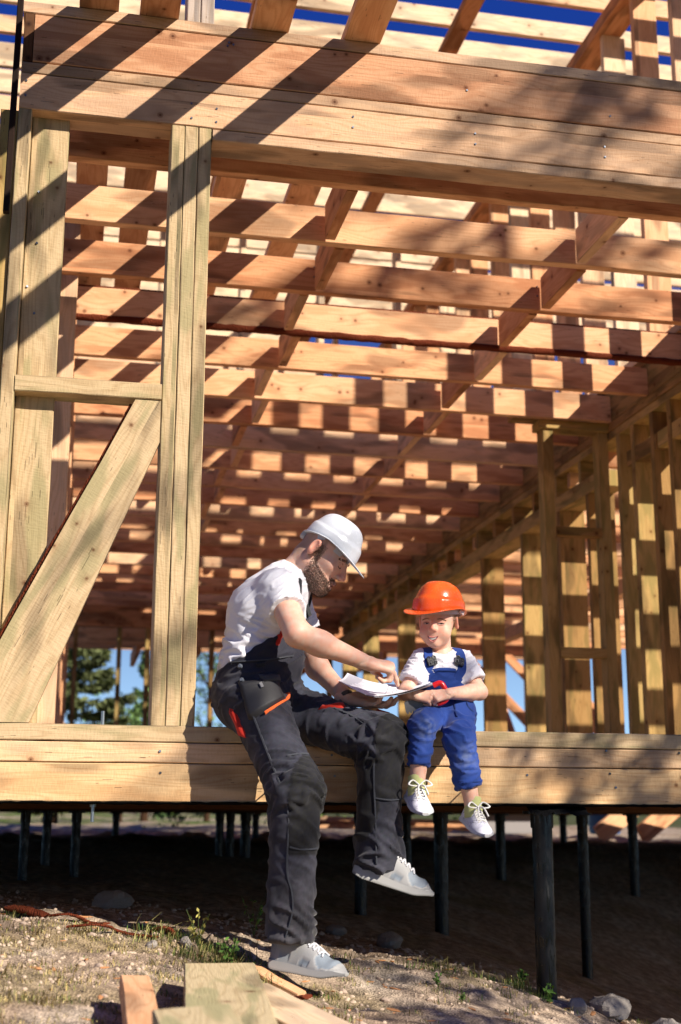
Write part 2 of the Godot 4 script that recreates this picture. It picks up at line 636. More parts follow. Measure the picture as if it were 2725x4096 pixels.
func build_house():
	var H := thing("timber_house_frame", "unfinished timber house frame of sawn studs, beams and open joists on steel piles", "house")
	var V := func(x, y, z): return Vector3(x, y, z)
	# --- the front sill that the two sit on
	beam("sill_plate", Vector3(-1.7, -0.0535, -0.195), Vector3(4.2, 0.0, 0.001), M.sill_green, H, 40, 0.0012)
	var s1 := beam("sill_beam", Vector3(-0.4875, -0.1225, -0.19), Vector3(4.2, -0.0570, 0.0), M.sill_b, H, 34, 0.001)
	var s2 := beam("sill_beam", Vector3(-0.4885, -0.2500, -0.19), Vector3(4.2, -0.1255, 0.002), M.sill, H, 34, 0.0012)
	beam("sill_beam", Vector3(-1.7, -0.2500, -0.19), Vector3(-0.491, -0.0555, -0.002), M.sill_green, H, 8, 0.001)
	nails(s1, [Vector2(0.036, -0.085), Vector2(0.62, -0.09), Vector2(1.62, -0.062), Vector2(1.9, -0.066)], 0.002)
	nails(s2, [Vector2(0.04, -0.155), Vector2(0.63, -0.16), Vector2(1.63, -0.142), Vector2(1.65, -0.19), Vector2(1.32, -0.15), Vector2(1.12, -0.21)], 0.003)
	# black felt between the sill and its piles, torn along the edge
	var f := Soup.new()
	var prev := -1
	for k in 300:
		var x := -1.7 + 5.9 * k / 299.0
		var drop := 0.010 + 0.010 * absf(gfine.get_noise_2d(x * 3.0, 2.0))
		var a := f.vert(Vector3(x, -0.2505, -0.2), Vector3.DOWN)
		f.vert(Vector3(x, -0.2505 - drop * 0.6, 0.006), Vector3.DOWN)
		f.vert(Vector3(x, -0.249 + 0.004 * gfine.get_noise_2d(x * 5.0, 8.0), 0.007), Vector3(0, 0, 1))
		if prev >= 0:
			f.quad(prev, prev + 1, a + 1, a)
			f.quad(prev + 1, prev + 2, a + 2, a + 1)
		prev = a
	f.smooth()
	obj("sill_felt", f.mesh(), M.felt, H)
	# floor deck and its bearers, seen only from below
	for k in 9:
		beam("floor_board", Vector3(-3.0, -0.05, -0.2 - 0.95 * (k + 1)), Vector3(8.7, -0.012, -0.203 - 0.95 * k), M.pale, H)
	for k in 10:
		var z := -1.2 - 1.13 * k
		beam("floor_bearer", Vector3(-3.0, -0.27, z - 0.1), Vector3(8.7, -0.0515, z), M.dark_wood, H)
	# --- left part of the front wall
	for k in 3:
		beam("post_board", Vector3(0.0005 + k * 0.0502, 0.0, -0.145), Vector3(0.0487 + k * 0.0502, 2.217, -0.003 + 0.002 * (k % 2)), [M.post, M.sill_green, M.post][k], H, 22, 0.0012)
	beam("corner_stud", Vector3(-0.556, 0.0, -0.145), Vector3(-0.5085, 2.217, 0.0), M.post, H, 22, 0.001)
	var wp := beam("wide_post", Vector3(-0.506, 0.0, -0.115), Vector3(-0.372, 2.26, -0.058), M.post, H, 22, 0.001)
	beam("corner_stud", Vector3(-0.62, 0.0, -0.145), Vector3(-0.558, 2.217, -0.02), M.olive[1], H)
	nails(wp, [Vector2(-0.47, 1.92), Vector2(-0.465, 1.72), Vector2(-0.46, 1.45), Vector2(-0.49, 1.55)], -0.056)
	var rod := func(y0, y1, x, z):
		var c := CylinderMesh.new()
		c.top_radius = 0.006
		c.bottom_radius = 0.006
		c.height = y1 - y0
		c.radial_segments = 12
		obj("threaded_rod", c, M.steel, H, Transform3D(Basis.IDENTITY, Vector3(x, (y0 + y1) / 2, z)))
	rod.call(0.0, 0.048, -0.155, -0.05)
	rod.call(-0.315, -0.25, -0.175, -0.03)
	var nut := CylinderMesh.new()
	nut.top_radius = 0.012
	nut.bottom_radius = 0.012
	nut.height = 0.01
	nut.radial_segments = 6
	obj("rod_nut", nut, M.steel, H, Transform3D(Basis.IDENTITY, Vector3(-0.175, -0.262, -0.03)))
	beam("noggin", Vector3(-0.5075, 1.140, -0.100), Vector3(-0.0015, 1.198, 0.004), M.post, H, 10, 0.001)
	var br := obj("brace_board", prism([Vector2(-0.092, 1.1375), Vector2(-0.0025, 1.1375), Vector2(-0.0025, 0.985), Vector2(-0.15, 0.62), Vector2(-0.30, 0.24), Vector2(-0.395, 0.003), Vector2(-0.70, 0.003), Vector2(-0.575, 0.12), Vector2(-0.45, 0.385), Vector2(-0.30, 0.70), Vector2(-0.20, 0.905)], -0.054, -0.004, Vector2(0.43, 0.90)).mesh(), M.sill_green, H)
	var bk := tube(spline([Vector3(-0.60, 0.075, -0.035), Vector3(-0.452, 0.39, -0.033), Vector3(-0.302, 0.705, -0.036), Vector3(-0.2, 0.91, -0.034), Vector3(-0.1, 1.125, -0.035)], 10), [0.012], 6)
	for k in bk.v.size(): bk.v[k] += Vector3(1, 0.3, 0.4) * 0.004 * gfine.get_noise_2d(bk.v[k].y * 9.0, bk.v[k].z * 30.0)
	obj("bark_edge", bk.mesh(), M.bark, br)
	var sp := prism([Vector2(-0.248, 0.43), Vector2(-0.236, 0.435), Vector2(-0.224, 0.52), Vector2(-0.229, 0.54)], -0.02, -0.012, Vector2(0, 1))
	obj("split_sliver", sp.mesh(), M.sill, br)
	# --- header over the opening
	beam("header_plate", Vector3(-0.562, 2.6125, -0.135), Vector3(4.2, 2.659, 0.001), M.header, H, 40, 0.0012)
	var h1 := beam("header_beam", Vector3(-0.518, 2.4135, -0.125), Vector3(4.2, 2.6085, 0.0), M.header_warm, H, 30, 0.001)
	var h2 := beam("header_beam", Vector3(-0.556, 2.3655, -0.125), Vector3(4.2, 2.4095, -0.001), M.header_c, H, 30, 0.0008)
	var h3 := beam("header_beam", Vector3(-0.556, 2.2185, -0.125), Vector3(4.2, 2.3618, 0.001), M.header_b, H, 30, 0.001)
	beam("header_end_block", Vector3(-0.556, 2.4135, -0.12), Vector3(-0.5205, 2.6095, -0.002), M.dark_wood, H)
	beam("header_underboard", Vector3(0.1535, 2.1705, -0.132), Vector3(4.2, 2.2150, 0.002), M.header, H, 30, 0.0014)
	nails(h1, [Vector2(0.205, 2.585), Vector2(0.222, 2.578), Vector2(0.20, 2.570), Vector2(1.75, 2.46), Vector2(1.15, 2.50)], 0.001)
	nails(h3, [Vector2(-0.535, 2.33), Vector2(-0.535, 2.27), Vector2(0.07, 2.31), Vector2(0.072, 2.25), Vector2(0.165, 2.30), Vector2(0.165, 2.245), Vector2(0.69, 2.33), Vector2(0.69, 2.285), Vector2(1.18, 2.315), Vector2(1.18, 2.27), Vector2(1.72, 2.32), Vector2(1.72, 2.275)], 0.002)
	board("batten", Vector3(-0.569, 1.755, 0.10), Vector3(-0.566, 2.95, 0.10), 0.021, 0.03, M.shaded_wood, H, Vector3.RIGHT)  # its shade is put into the wood colour
	# --- planks lying across, reaching out over the front
	for x in [-0.36, -0.135, 0.29, 0.655]:
		beam("overhang_plank", Vector3(x, 2.6605, -3.1 - 0.2 * x), Vector3(x + 0.146, 2.705, 2.35), M.joist[0] if x > 0 else M.header_warm, H, 12, 0.002)
	beam("upper_stud", Vector3(0.042, 2.6605, -0.14), Vector3(0.0925, 5.0, -0.004), M.grey, H, 6, 0.001)
	beam("upper_stud", Vector3(0.0955, 2.6605, -0.14), Vector3(0.146, 5.0, -0.006), M.grey, H, 6, 0.001)
	# --- ceiling joists
	for k in 21:
		var z := -0.333 - 0.57 * k
		var j := beam("ceiling_joist", Vector3(-0.62, 2.22 + rng.randf_range(-0.004, 0.004), z - 0.046), Vector3(3.098, 2.392, z + rng.randf_range(-0.004, 0.004)), M.joist[(k * 7 + 1) % 4] if k != 3 else M.joist[0], H, 14, 0.0015)
		if k == 3:
			var bt := tube(spline([Vector3(-1.86, -0.082, 0.014), Vector3(-1.0, -0.082, 0.013), Vector3(-0.4, -0.079, 0.014), Vector3(0.3, -0.083, 0.014), Vector3(1.0, -0.077, 0.013), Vector3(1.85, -0.082, 0.014)], 16), [0.020], 8)
			for q in bt.v.size(): bt.v[q] += Vector3(0, 1, 1) * 0.006 * gfine.get_noise_2d(bt.v[q].x * 4.0, bt.v[q].y * 30.0)
			obj("bark_edge", bt.mesh(), M.bark, j)
			var bt2 := tube(spline([Vector3(-1.86, 0.086, 0.016), Vector3(0.1, 0.088, 0.012), Vector3(1.85, 0.086, 0.014)], 16), [0.009], 6)
			obj("bark_edge", bt2.mesh(), M.bark, j)
		for row in [0.80, 1.98]:
			if k < 20:
				var x: float = row + (0.03 if k % 2 else -0.03) * (1.0 if row < 1.5 else 0.6)
				beam("joist_blocking", Vector3(x - 0.024, 2.215, z - 0.522), Vector3(x + 0.024, 2.385, z - 0.048), pick(M.joist), H)
		if k < 3: nails(j, [Vector2(0.81, 2.35), Vector2(0.81, 2.30), Vector2(1.97, 2.35), Vector2(1.97, 2.30)], z + 0.005)
	# --- right wall
	var zw := -12.2
	beam("rim_board", Vector3(3.1, 2.2205, zw), Vector3(3.148, 2.43, -0.15), pick(M.olive), H, 8, 0.001)
	beam("wall_plate", Vector3(3.098, 2.160, zw), Vector3(3.285, 2.2185, -0.15), pick(M.olive), H, 8, 0.001)
	beam("wall_plate", Vector3(3.102, 2.105, zw), Vector3(3.285, 2.158, -0.15), pick(M.olive), H, 8, 0.001)
	beam("wall_header", Vector3(3.104, 1.845, zw), Vector3(3.285, 1.955, -3.4), pick(M.olive), H, 8, 0.001)
	for k in 18:
		var z := -3.75 - 0.47 * k
		beam("cripple_stud", Vector3(3.106, 1.957, z - 0.045), Vector3(3.28, 2.103, z), pick(M.olive), H)
	for z in [-0.9, -1.5, -2.02, -2.34, -2.58, -2.86, -3.08, -3.62, -4.16, -4.215, -4.27, -4.96, -5.98, -7.4, -8.9, -10.6, -11.8]:
		beam("wall_stud", Vector3(3.1, 0.0, z - 0.05), Vector3(3.29, 2.103 if z > -3.3 else 1.843, z - 0.002), pick(M.olive), H, 6, 0.001)
	for z in [-2.3, -2.75]:
		beam("wall_header", Vector3(3.105, 1.86, z - 0.235), Vector3(3.28, 1.96, z + 0.235 - 0.05), pick(M.olive), H)
	beam("wall_plate", Vector3(3.08, 0.002, zw), Vector3(3.3, 0.045, -0.2), pick(M.olive), H)
	# short return wall with rungs
	beam("return_stud", Vector3(2.645, 0.0, -3.35), Vector3(2.72, 2.16, -3.25), M.olive[1], H, 6, 0.001)
	beam("return_stud", Vector3(3.03, 0.0, -3.35), Vector3(3.098, 2.16, -3.25), M.olive[0], H, 6, 0.001)
	beam("return_plate", Vector3(2.62, 2.162, -3.37), Vector3(3.096, 2.217, -3.23), M.olive[1], H)
	beam("return_beam", Vector3(2.45, 2.219, -3.36), Vector3(3.096, 2.40, -3.26), M.olive[2], H)
	beam("rung", Vector3(2.7215, 1.458, -3.32), Vector3(3.0285, 1.517, -3.245), M.olive[2], H)
	beam("rung", Vector3(2.7215, 0.68, -3.32), Vector3(3.0285, 0.742, -3.245), M.olive[1], H)
	# --- left wall, seen almost along its length
	for k in 18:
		var z := -1.75 - 0.56 * k
		beam("side_stud", Vector3(-0.51, 0.0, z - 0.05), Vector3(-0.335 + rng.randf_range(-0.01, 0.01), 2.60, z), pick(M.joist), H, 4, 0.001)
		if k % 2 == 0: beam("side_stud", Vector3(-0.46, 0.0, z - 0.16), Vector3(-0.345, 2.60, z - 0.11), pick(M.joist), H)
	# --- far wall and what carries on behind it
	beam("far_header", Vector3(-0.5, 2.0, -12.1), Vector3(3.1, 2.40, -12.02), M.joist[3], H)
	for x in [-0.27, 0.27, 0.62, 1.43, 2.35, 2.96]:
		beam("far_stud", Vector3(x, 0.0, -12.18), Vector3(x + 0.055, 1.998, -12.03), pick(M.olive), H)
	for k in 5:
		beam("far_rim", Vector3(-0.6, 1.89 + 0.05 * k, -12.9 - 0.55 * k), Vector3(6.5, 2.10 + 0.05 * k, -12.85 - 0.55 * k), M.joist[k % 4], H)
	beam("far_rim", Vector3(-0.6, 2.103, -12.9), Vector3(6.5, 2.30, -12.85), M.joist[2], H)
	beam("far_rim", Vector3(-0.6, 2.303, -12.9), Vector3(6.5, 2.45, -12.86), M.joist[0], H)
	for x in [0.55, 1.35, 2.2, 3.1, 3.9]:
		beam("far_block", Vector3(x, 1.80, -14.7), Vector3(x + 0.06, 1.98, -12.96), M.joist[1], H)
	board("far_brace", Vector3(0.64, 0.02, -12.205), Vector3(1.47, 0.75, -12.205), 0.09, 0.04, M.joist[3], H)
	board("far_brace", Vector3(2.38, 1.35, -12.205), Vector3(2.99, 1.75, -12.205), 0.09, 0.04, M.joist[3], H)
	# --- bay to the right, seen between the studs; unseen front joists added to block sun
	for k in 22:
		var z := -0.64 - 0.57 * k
		beam("bay_joist", Vector3(3.15, 2.0, z - 0.05), Vector3(8.6, 2.19, z), M.joist[(k * 3) % 4], H)
	for k in 7:
		beam("bay_post", Vector3(5.0 + 0.02 * k, 0.0, -4.4 - 1.25 * k), Vector3(5.12 + 0.02 * k, 1.998, -4.25 - 1.25 * k), M.joist[(k + 1) % 3], H)
	for k in 3:
		board("bay_brace", Vector3(4.98, 0.5, -5.6 - 2.5 * k), Vector3(4.98, 1.9, -6.9 - 2.5 * k), 0.11, 0.045, M.joist[3], H)
		board("bay_brace", Vector3(3.9 + k, 1.9, -10.3 - k), Vector3(5.1 + k, 0.7, -10.3 - k), 0.11, 0.045, M.joist[3], H)
	beam("bay_header", Vector3(4.99, 1.85, -12.0), Vector3(5.14, 1.997, -4.2), M.joist[2], H)
	# --- the storey above
	for k in 21:
		var z := -0.75 - 0.36 * mini(k, 12) - 0.5 * maxi(0, k - 12) + rng.randf_range(-0.03, 0.03)
		beam("roof_joist", Vector3(-2.6, 5.0 if k > 9 else 5.055, z - 0.04), Vector3(8.0, 5.19, z), M.pale if k % 3 else M.joist[2], H, 4, 0.003)
	for x in [-1.4, 0.75, 2.12]:
		beam("roof_tie", Vector3(x - 0.06, 4.94, -9.6), Vector3(x + 0.06, 4.998, -0.6), M.joist[3], H)
	beam("upper_plate", Vector3(3.02, 4.90, -9.6), Vector3(3.2, 4.998, -0.4), M.joist[3], H)
	beam("upper_sole", Vector3(3.05, 2.432, -12.0), Vector3(3.24, 2.482, -0.2), pick(M.joist), H)
	for k in 20:
		var z := -0.9 - 0.5 * k - rng.randf_range(0, 0.12)
		beam("upper_stud", Vector3(3.06, 2.484, z - 0.05), Vector3(3.22, 4.898, z), M.joist[k % 3] if k % 4 else M.pale, H)
	for k in 6:
		var x := -0.4 + 0.72 * k
		beam("upper_stud", Vector3(x, 2.395, -6.6), Vector3(x + 0.05, 4.96, -6.45), M.pale, H)
	for k in 5:
		beam("upper_stud", Vector3(0.6 + 0.62 * k, 2.395, -9.4), Vector3(0.65 + 0.62 * k, 5.0, -9.25), M.pale, H)
	beam("upper_plate", Vector3(-0.5, 3.75, -6.59), Vector3(1.5, 3.9, -6.46), M.pale, H)
	for k in 14:
		beam("upper_wall_board", Vector3(-2.2 + rng.randf_range(0, 0.3), 2.75 + 0.205 * k, -11.64), Vector3(2.9 + rng.randf_range(-0.6, 0.15), 2.935 + 0.205 * k, -11.60), M.pale if k % 3 else M.joist[2], H, 3, 0.003)
	for k in 2:
		beam("roof_joist", Vector3(-1.5, 5.3 + 0.02 * k, -8.0 - 0.5 * k), Vector3(3.6, 5.5 + 0.02 * k, -7.95 - 0.5 * k), M.pale, H)


# ---------------------------------------------------------------- piles
func build_piles():
	var spots := [Vector3(1.407, 0.036, -0.10), Vector3(-0.46, 0.032, -2.6), Vector3(-0.36, 0.034, -3.4), Vector3(-0.2, 0.034, -3.0), Vector3(0.81, 0.04, -5.0), Vector3(0.885, 0.04, -5.0), Vector3(1.0, 0.05, -5.05), Vector3(1.275, 0.045, -2.5), Vector3(2.17, 0.045, -5.0), Vector3(1.70, 0.052, -2.45), Vector3(2.88, 0.05, -5.0), Vector3(2.52, 0.04, -2.5), Vector3(3.92, 0.05, -5.0), Vector3(2.75, 0.05, -0.12), Vector3(2.95, 0.045, -8.0), Vector3(4.6, 0.05, -8.2), Vector3(1.5, 0.045, -8.1), Vector3(0.2, 0.045, -8.1)]
	var labels := ["tall black steel pile in front, standing under the sill right of the boy", "leftmost black steel pile in the dark under the floor", "black steel pile just right of the leftmost one under the floor", "third black steel pile from the left under the floor", "left one of three slim piles behind the man's near leg", "middle one of three slim piles behind the man's near leg", "right one of three slim piles behind the man's near leg", "black pile seen between the man's two legs, beside his far trouser leg", "slim black pile behind the toe of the man's raised shoe", "black pile hanging in the shade between the boy's two shoes", "slim black pile right of the boy's lower shoe", "black pile just right of the tall front pile", "far slim pile toward the right edge, beside the propped boards", "near pile under the sill beyond the photo's right edge", "distant pile in the second row behind the boy's lower shoe", "distant pile at far right of the back row", "distant pile of the back row behind the man's far leg", "distant pile of the back row at left"]
	for k in spots.size():
		var p: Vector3 = spots[k]
		if k: p.y *= 0.72
		var base := ground_at(p.x, p.z)
		var o := thing("steel_pile", labels[k], "pile", Vector3(p.x, base, p.z), "steel piles under the house frame")
		var r := p.y
		var top := -0.272 - base
		var sides := 24 if k == 0 else 12
		var sh := tube([Vector3(0, -0.25, 0), Vector3(0, 0.02, 0), Vector3(0, top * 0.33, 0), Vector3(0, top * 0.66, 0), Vector3(0, top - 0.055, 0)], [r], sides)
		obj("shaft", sh.mesh(), M.pile, o)
		var cap := tube([Vector3(0, top - 0.06, 0), Vector3(0, top - 0.055, 0), Vector3(0, top - 0.012, 0), Vector3(0, top - 0.012, 0), Vector3(0, top - 0.002, 0), Vector3(0, top, 0)], [r * 1.08, r * 1.14, r * 1.14, r * 1.9, r * 1.9, r * 1.85], sides)
		obj("cap", cap.mesh(), M.pile, o)
	# torn felt lying over the front pile's head
	var s := Soup.new()
	for j in 7:
		for i in 25:
			var u := i / 24.0
			var v := j / 6.0
			var x := 1.345 + 0.215 * u
			var ragged := 0.012 * gfine.get_noise_2d(x * 8.0, 40.0)
			s.vert(Vector3(x - 0.02, -0.2535 - 0.004 * sin(u * 9.0) - (0.03 + ragged) * smoothstep(0.55, 1.0, v), -0.12 + 0.145 * v + 0.004 * sin(u * 14.0)), Vector3.UP)
	for j in 6:
		for i in 24: s.quad(j * 25 + i, j * 25 + i + 1, j * 25 + i + 26, j * 25 + i + 25)
	s.smooth()
	tag(obj("felt_pad", s.mesh(), M.felt), "torn black felt pad between the front steel pile and the sill", "felt")


# ---------------------------------------------------------------- behind and under the house
func build_far_things():
	for k in 5:
		var x := 3.0 + 0.16 * k
		var o := board("timber_stack_board", Vector3(x - 0.9, -0.40 + 0.045 * (k % 3), -10.6 - 0.25 * k), Vector3(x + 1.0, -0.44 + 0.04 * (k % 3), -10.1 - 0.2 * k), 0.04, 0.15, M.joist[k % 3])
		tag(o, ["long pale board lying lowest on the sunlit ground behind the piles", "second sunlit board behind the piles under the floor", "third board of the loose stack behind the piles", "board lying askew on the loose stack behind the piles", "farthest board of the loose stack behind the piles"][k], "board", "loose boards behind the piles")
	var p := thing("grey_panel", "pale grey panel standing on the ground beyond the floor piles", "panel", Vector3(5.2, -0.5, -11.5))
	obj("sheet", box_soup(Vector3(-0.35, 0, -0.02), Vector3(0.35, 0.32, 0.02)).mesh(), plain(Color(0.55, 0.53, 0.53), 0.7), p)
	obj("frame", box_soup(Vector3(-0.36, 0.32, -0.03), Vector3(0.36, 0.36, 0.03)).mesh(), plain(Color(0.5, 0.42, 0.36), 0.7), p)
	var b := thing("blue_barrel", "blue plastic barrel standing in the sun beyond the floor piles", "barrel", Vector3(6.3, -0.5, -11.2))
	obj("drum", tube([Vector3(0, 0, 0), Vector3(0, 0.02, 0), Vector3(0, 0.12, 0), Vector3(0, 0.13, 0), Vector3(0, 0.14, 0), Vector3(0, 0.30, 0), Vector3(0, 0.31, 0), Vector3(0, 0.32, 0), Vector3(0, 0.40, 0)], [0.17, 0.19, 0.2, 0.21, 0.2, 0.2, 0.21, 0.2, 0.16], 20).mesh(), plain(Color(0.10, 0.32, 0.52), 0.4), b)
	obj("lid", tube([Vector3(0, 0.4, 0), Vector3(0, 0.43, 0)], [0.15, 0.15], 20).mesh(), plain(Color(0.08, 0.25, 0.42), 0.4), b)
	for k in 2:
		tag(board("propped_board", Vector3(5.55 + 0.5 * k, -0.5, -9.6), Vector3(6.35 + 0.5 * k, 0.02, -9.8), 0.22, 0.04, M.joist[k]), ["broad orange board propped at a slant under the far floor edge", "second slanting board propped behind the broad orange one"][k], "board", "slanting boards under the far floor edge")


# ---------------------------------------------------------------- trees
func build_trees():
	conifer("conifer_tree", "dark spruce seen through the left window opening, filling its left half", Vector3(-0.55, -0.5, -22.0), 9.0, 1.75, 5, 9000, Color(0.115, 0.135, 0.055))
	conifer("conifer_tree", "smaller light green fir to the right of the dark spruce", Vector3(1.7, -0.5, -30.0), 4.6, 1.2, 9, 900, Color(0.10, 0.17, 0.06))
	leafy("leafy_tree", "bushy light green tree low in the left window opening", Vector3(0.95, -0.5, -26.0), 3.0, 1.3, 7, 1500, Color(0.12, 0.20, 0.06))
	leafy("leafy_tree", "thin leafy tree behind the post that the man sits beside", Vector3(3.4, -0.5, -31.0), 5.8, 1.3, 12, 1300, Color(0.11, 0.19, 0.07))
	leafy("green_bush", "bright green bush seen under the floor between the man's legs", Vector3(3.2, -0.6, -15.5), 0.9, 1.0, 14, 900, Color(0.15, 0.27, 0.05))
	leafy("green_bush", "small green bush seen under the floor beside the pale panel", Vector3(5.6, -0.6, -14.0), 0.8, 0.5, 15, 500, Color(0.17, 0.27, 0.04))
	leafy("green_bush", "low green bush far left under the floor", Vector3(1.4, -0.6, -16.0), 0.8, 0.7, 16, 400, Color(0.14, 0.22, 0.06))
	shade_spruce()
	for q in [[Vector3(-6.5, -1.1, 11.0), 7.5, 2.0, "spruce left behind the photographer, added unseen to cut sky fill"], [Vector3(-2.2, -1.1, 13.5), 8.5, 2.3, "tall spruce straight behind the photographer, added unseen to cut sky fill"], [Vector3(2.4, -1.1, 14.5), 7.0, 2.1, "spruce right behind the photographer, lower than its neighbours, added unseen to cut sky fill"], [Vector3(-9.5, -1.1, 4.5), 8.0, 2.2, "spruce beside the left end of the house, added unseen to cut sky fill"]]:
		conifer("conifer_tree", q[3], q[0], q[1], q[2], 20 + int(q[1] * 2), 3600, Color(0.06, 0.09, 0.035))  # dark spruces added out of view to weaken the sky fill
	shade_tree()


func leaf_soup(s: Soup, p: Vector3, d: Vector3, l: float, w: float, col: Color, nn: Vector3):
	var side := d.cross(nn).normalized() * w
	var f := s.vert(p, nn, Vector2.ZERO, col)
	s.vert(p + d * l * 0.5 + side, nn, Vector2.ZERO, col)
	s.vert(p + d * l, nn, Vector2.ZERO, col)
	s.vert(p + d * l * 0.5 - side, nn, Vector2.ZERO, col)
	s.tri(f, f + 1, f + 2)
	s.tri(f, f + 2, f + 3)


func rdir(r: RandomNumberGenerator) -> Vector3:
	return Vector3(r.randfn(), r.randfn(), r.randfn()).normalized()


func conifer(called: String, label: String, at: Vector3, h: float, rad: float, sd: int, sprays: int, col: Color):
	var r := RandomNumberGenerator.new()
	r.seed = sd
	var o := thing(called, label, "tree", at)
	obj("trunk", tube([Vector3(0, 0, 0), Vector3(0.05, h * 0.5, 0), Vector3(0, h, 0)], [rad * 0.09, rad * 0.05, 0.01], 8).mesh(), M.trunk, o)
	var s := Soup.new()
	var n := int(h * 7)
	for b in n:
		var f := (b + r.randf()) / n
		var y := h * (0.04 + 0.95 * f)
		var len := rad * (1.0 - f * 0.93) * r.randf_range(0.75, 1.1)
		var an := r.randf() * TAU
		var out := Vector3(cos(an), -0.22, sin(an))
		for q in int(sprays / n):
			var u := sqrt(r.randf())
			var p := Vector3(0, y, 0) + out * len * u + Vector3(0, 0.28 * len * u * u, 0)
			p += Vector3(-sin(an), 0, cos(an)) * r.randf_range(-0.28, 0.28) * len * (1.1 - u) + Vector3(0, r.randf_range(-0.07, 0.03), 0)
			for k in 5:
				var d := (out * 0.8 + rdir(r) * 0.8 + Vector3(0, -0.3, 0)).normalized()
				leaf_soup(s, p, d, r.randf_range(0.1, 0.22), r.randf_range(0.022, 0.045), col * r.randf_range(0.6, 1.5), (rdir(r) + Vector3.UP).normalized())
	obj("crown", s.mesh(), M.leaf, o)


func leafy(called: String, label: String, at: Vector3, h: float, rad: float, sd: int, leaves: int, col: Color):
	var r := RandomNumberGenerator.new()
	r.seed = sd
	var o := thing(called, label, "bush" if called.contains("bush") else "tree", at)
	var s := Soup.new()
	var stem := Soup.new()
	var tips := []
	stem.add(tube([Vector3.ZERO, Vector3(0.04, h * 0.4, 0), Vector3(-0.03, h * 0.9, 0.02)], [0.05 * h * 0.3, 0.03 * h * 0.3, 0.008], 7))
	for b in 14:
		var y := h * r.randf_range(0.2, 0.85)
		var an := r.randf() * TAU
		var e := Vector3(cos(an), r.randf_range(0.1, 0.8), sin(an)) * rad * r.randf_range(0.5, 1.0) * (1.15 - y / h * 0.5) + Vector3(0, y, 0)
		stem.add(tube([Vector3(0, y * 0.9, 0), (e + Vector3(0, y, 0)) * 0.5, e], [0.02 * h * 0.25, 0.012 * h * 0.25, 0.004], 5))
		tips.append(e)
		tips.append((e + Vector3(0, y, 0)) * 0.5)
	for k in leaves:
		var c: Vector3 = tips[r.randi() % tips.size()]
		var p := c + rdir(r) * rad * 0.42 * pow(r.randf(), 0.6)
		leaf_soup(s, p, rdir(r), r.randf_range(0.07, 0.17) * (1.0 if h > 2 else 0.7), r.randf_range(0.02, 0.05), col * r.randf_range(0.6, 1.5), (rdir(r) + Vector3.UP * 0.8).normalized())
	obj("trunk", stem.mesh(), M.trunk, o)
	obj("crown", s.mesh(), M.leaf, o)


# the spruce that stands to the right of the photographer and throws its shade over the right half
func shade_spruce():
	var r := RandomNumberGenerator.new()
	r.seed = 77
	var at := Vector3(7.4, -0.95, 6.6)
	var o := thing("tall_spruce", "tall spruce beside the right end of the house, its boughs shading the beam and ground", "tree", at)
	var h := 10.7
	var wd := tube([Vector3.ZERO, Vector3(0.05, 5, 0), Vector3(0, h, 0)], [0.2, 0.12, 0.02], 10)
	var s := Soup.new()
	for b in 44:
		var f := (b + r.randf()) / 44.0
		var y := h * (0.66 + 0.33 * f)
		var len := (1.0 - f) * 2.4 * r.randf_range(0.7, 1.1) + 0.3
		var an := r.randf() * TAU
		var out := Vector3(cos(an), -0.12, sin(an)).normalized()
		var tip := Vector3(0, y, 0) + out * len + Vector3(0, -0.12 * len, 0)
		wd.add(tube([Vector3(0, y, 0), Vector3(0, y - 0.02 * len, 0) + out * len * 0.5, tip], [0.03, 0.018, 0.005], 5))
		var side := out.cross(Vector3.UP).normalized()
		var tw := int(len * 9)
		for q in tw:
			var u := (q + 0.5) / tw
			if u < 0.15: continue
			var p := Vector3(0, y, 0).lerp(tip, u)
			for sg in [-1, 1]:
				var tl := 0.42 * (1.1 - u * 0.6) * r.randf_range(0.6, 1.1)
				var d: Vector3 = (side * sg + out * 0.8 + Vector3(0, -0.25, 0)).normalized()
				leaf_soup(s, p, d, tl, 0.022, Color(0.06, 0.10, 0.035), (Vector3.UP + rdir(r) * 0.7).normalized())
				leaf_soup(s, p + d * tl * 0.3, (d + out * 0.7).normalized(), tl * 0.6, 0.018, Color(0.07, 0.12, 0.04), (Vector3.UP + rdir(r) * 0.7).normalized())
	obj("trunk", wd.mesh(), M.trunk, o)
	obj("crown", s.mesh(), M.leaf, o)


# the low broad tree before it, whose crown dapples the sill's right end and the ground
func shade_tree():
	var r := RandomNumberGenerator.new()
	r.seed = 78
	var at := Vector3(5.4, -0.95, 4.45)
	var o := thing("broad_shade_tree", "low broad tree right of the photographer, its crown dappling the sill's right end", "tree", at)
	var wd := tube([Vector3.ZERO, Vector3(0.1, 1.4, 0), Vector3(0.05, 2.4, 0.1)], [0.11, 0.08, 0.05], 10)
	var s := Soup.new()
	for b in 84:
		var d := rdir(r)
		var c := Vector3(0, 3.65, 0) + Vector3(d.x * 1.0, d.y * 1.05, d.z * 0.95) * pow(r.randf(), 0.4)
		if b % 3 == 0: c = Vector3(0.85, 4.05, -0.1) + d * pow(r.randf(), 0.4) * 0.95
		if b % 3 == 1: c = Vector3(-0.8, 3.1, 0.6) + d * pow(r.randf(), 0.4) * 0.85
		wd.add(tube([Vector3(0.05, 2.0, 0.05), Vector3(0.05, 2.6, 0.05).lerp(c, 0.5), c], [0.03, 0.018, 0.006], 5))
		for k in 90:
			leaf_soup(s, c + rdir(r) * 0.30 * pow(r.randf(), 0.6), rdir(r), r.randf_range(0.06, 0.11), r.randf_range(0.015, 0.026), Color(0.09, 0.16, 0.04) * r.randf_range(0.7, 1.3), (rdir(r) + Vector3.UP).normalized())
	obj("trunk", wd.mesh(), M.trunk, o)
	obj("crown", s.mesh(), M.leaf, o)


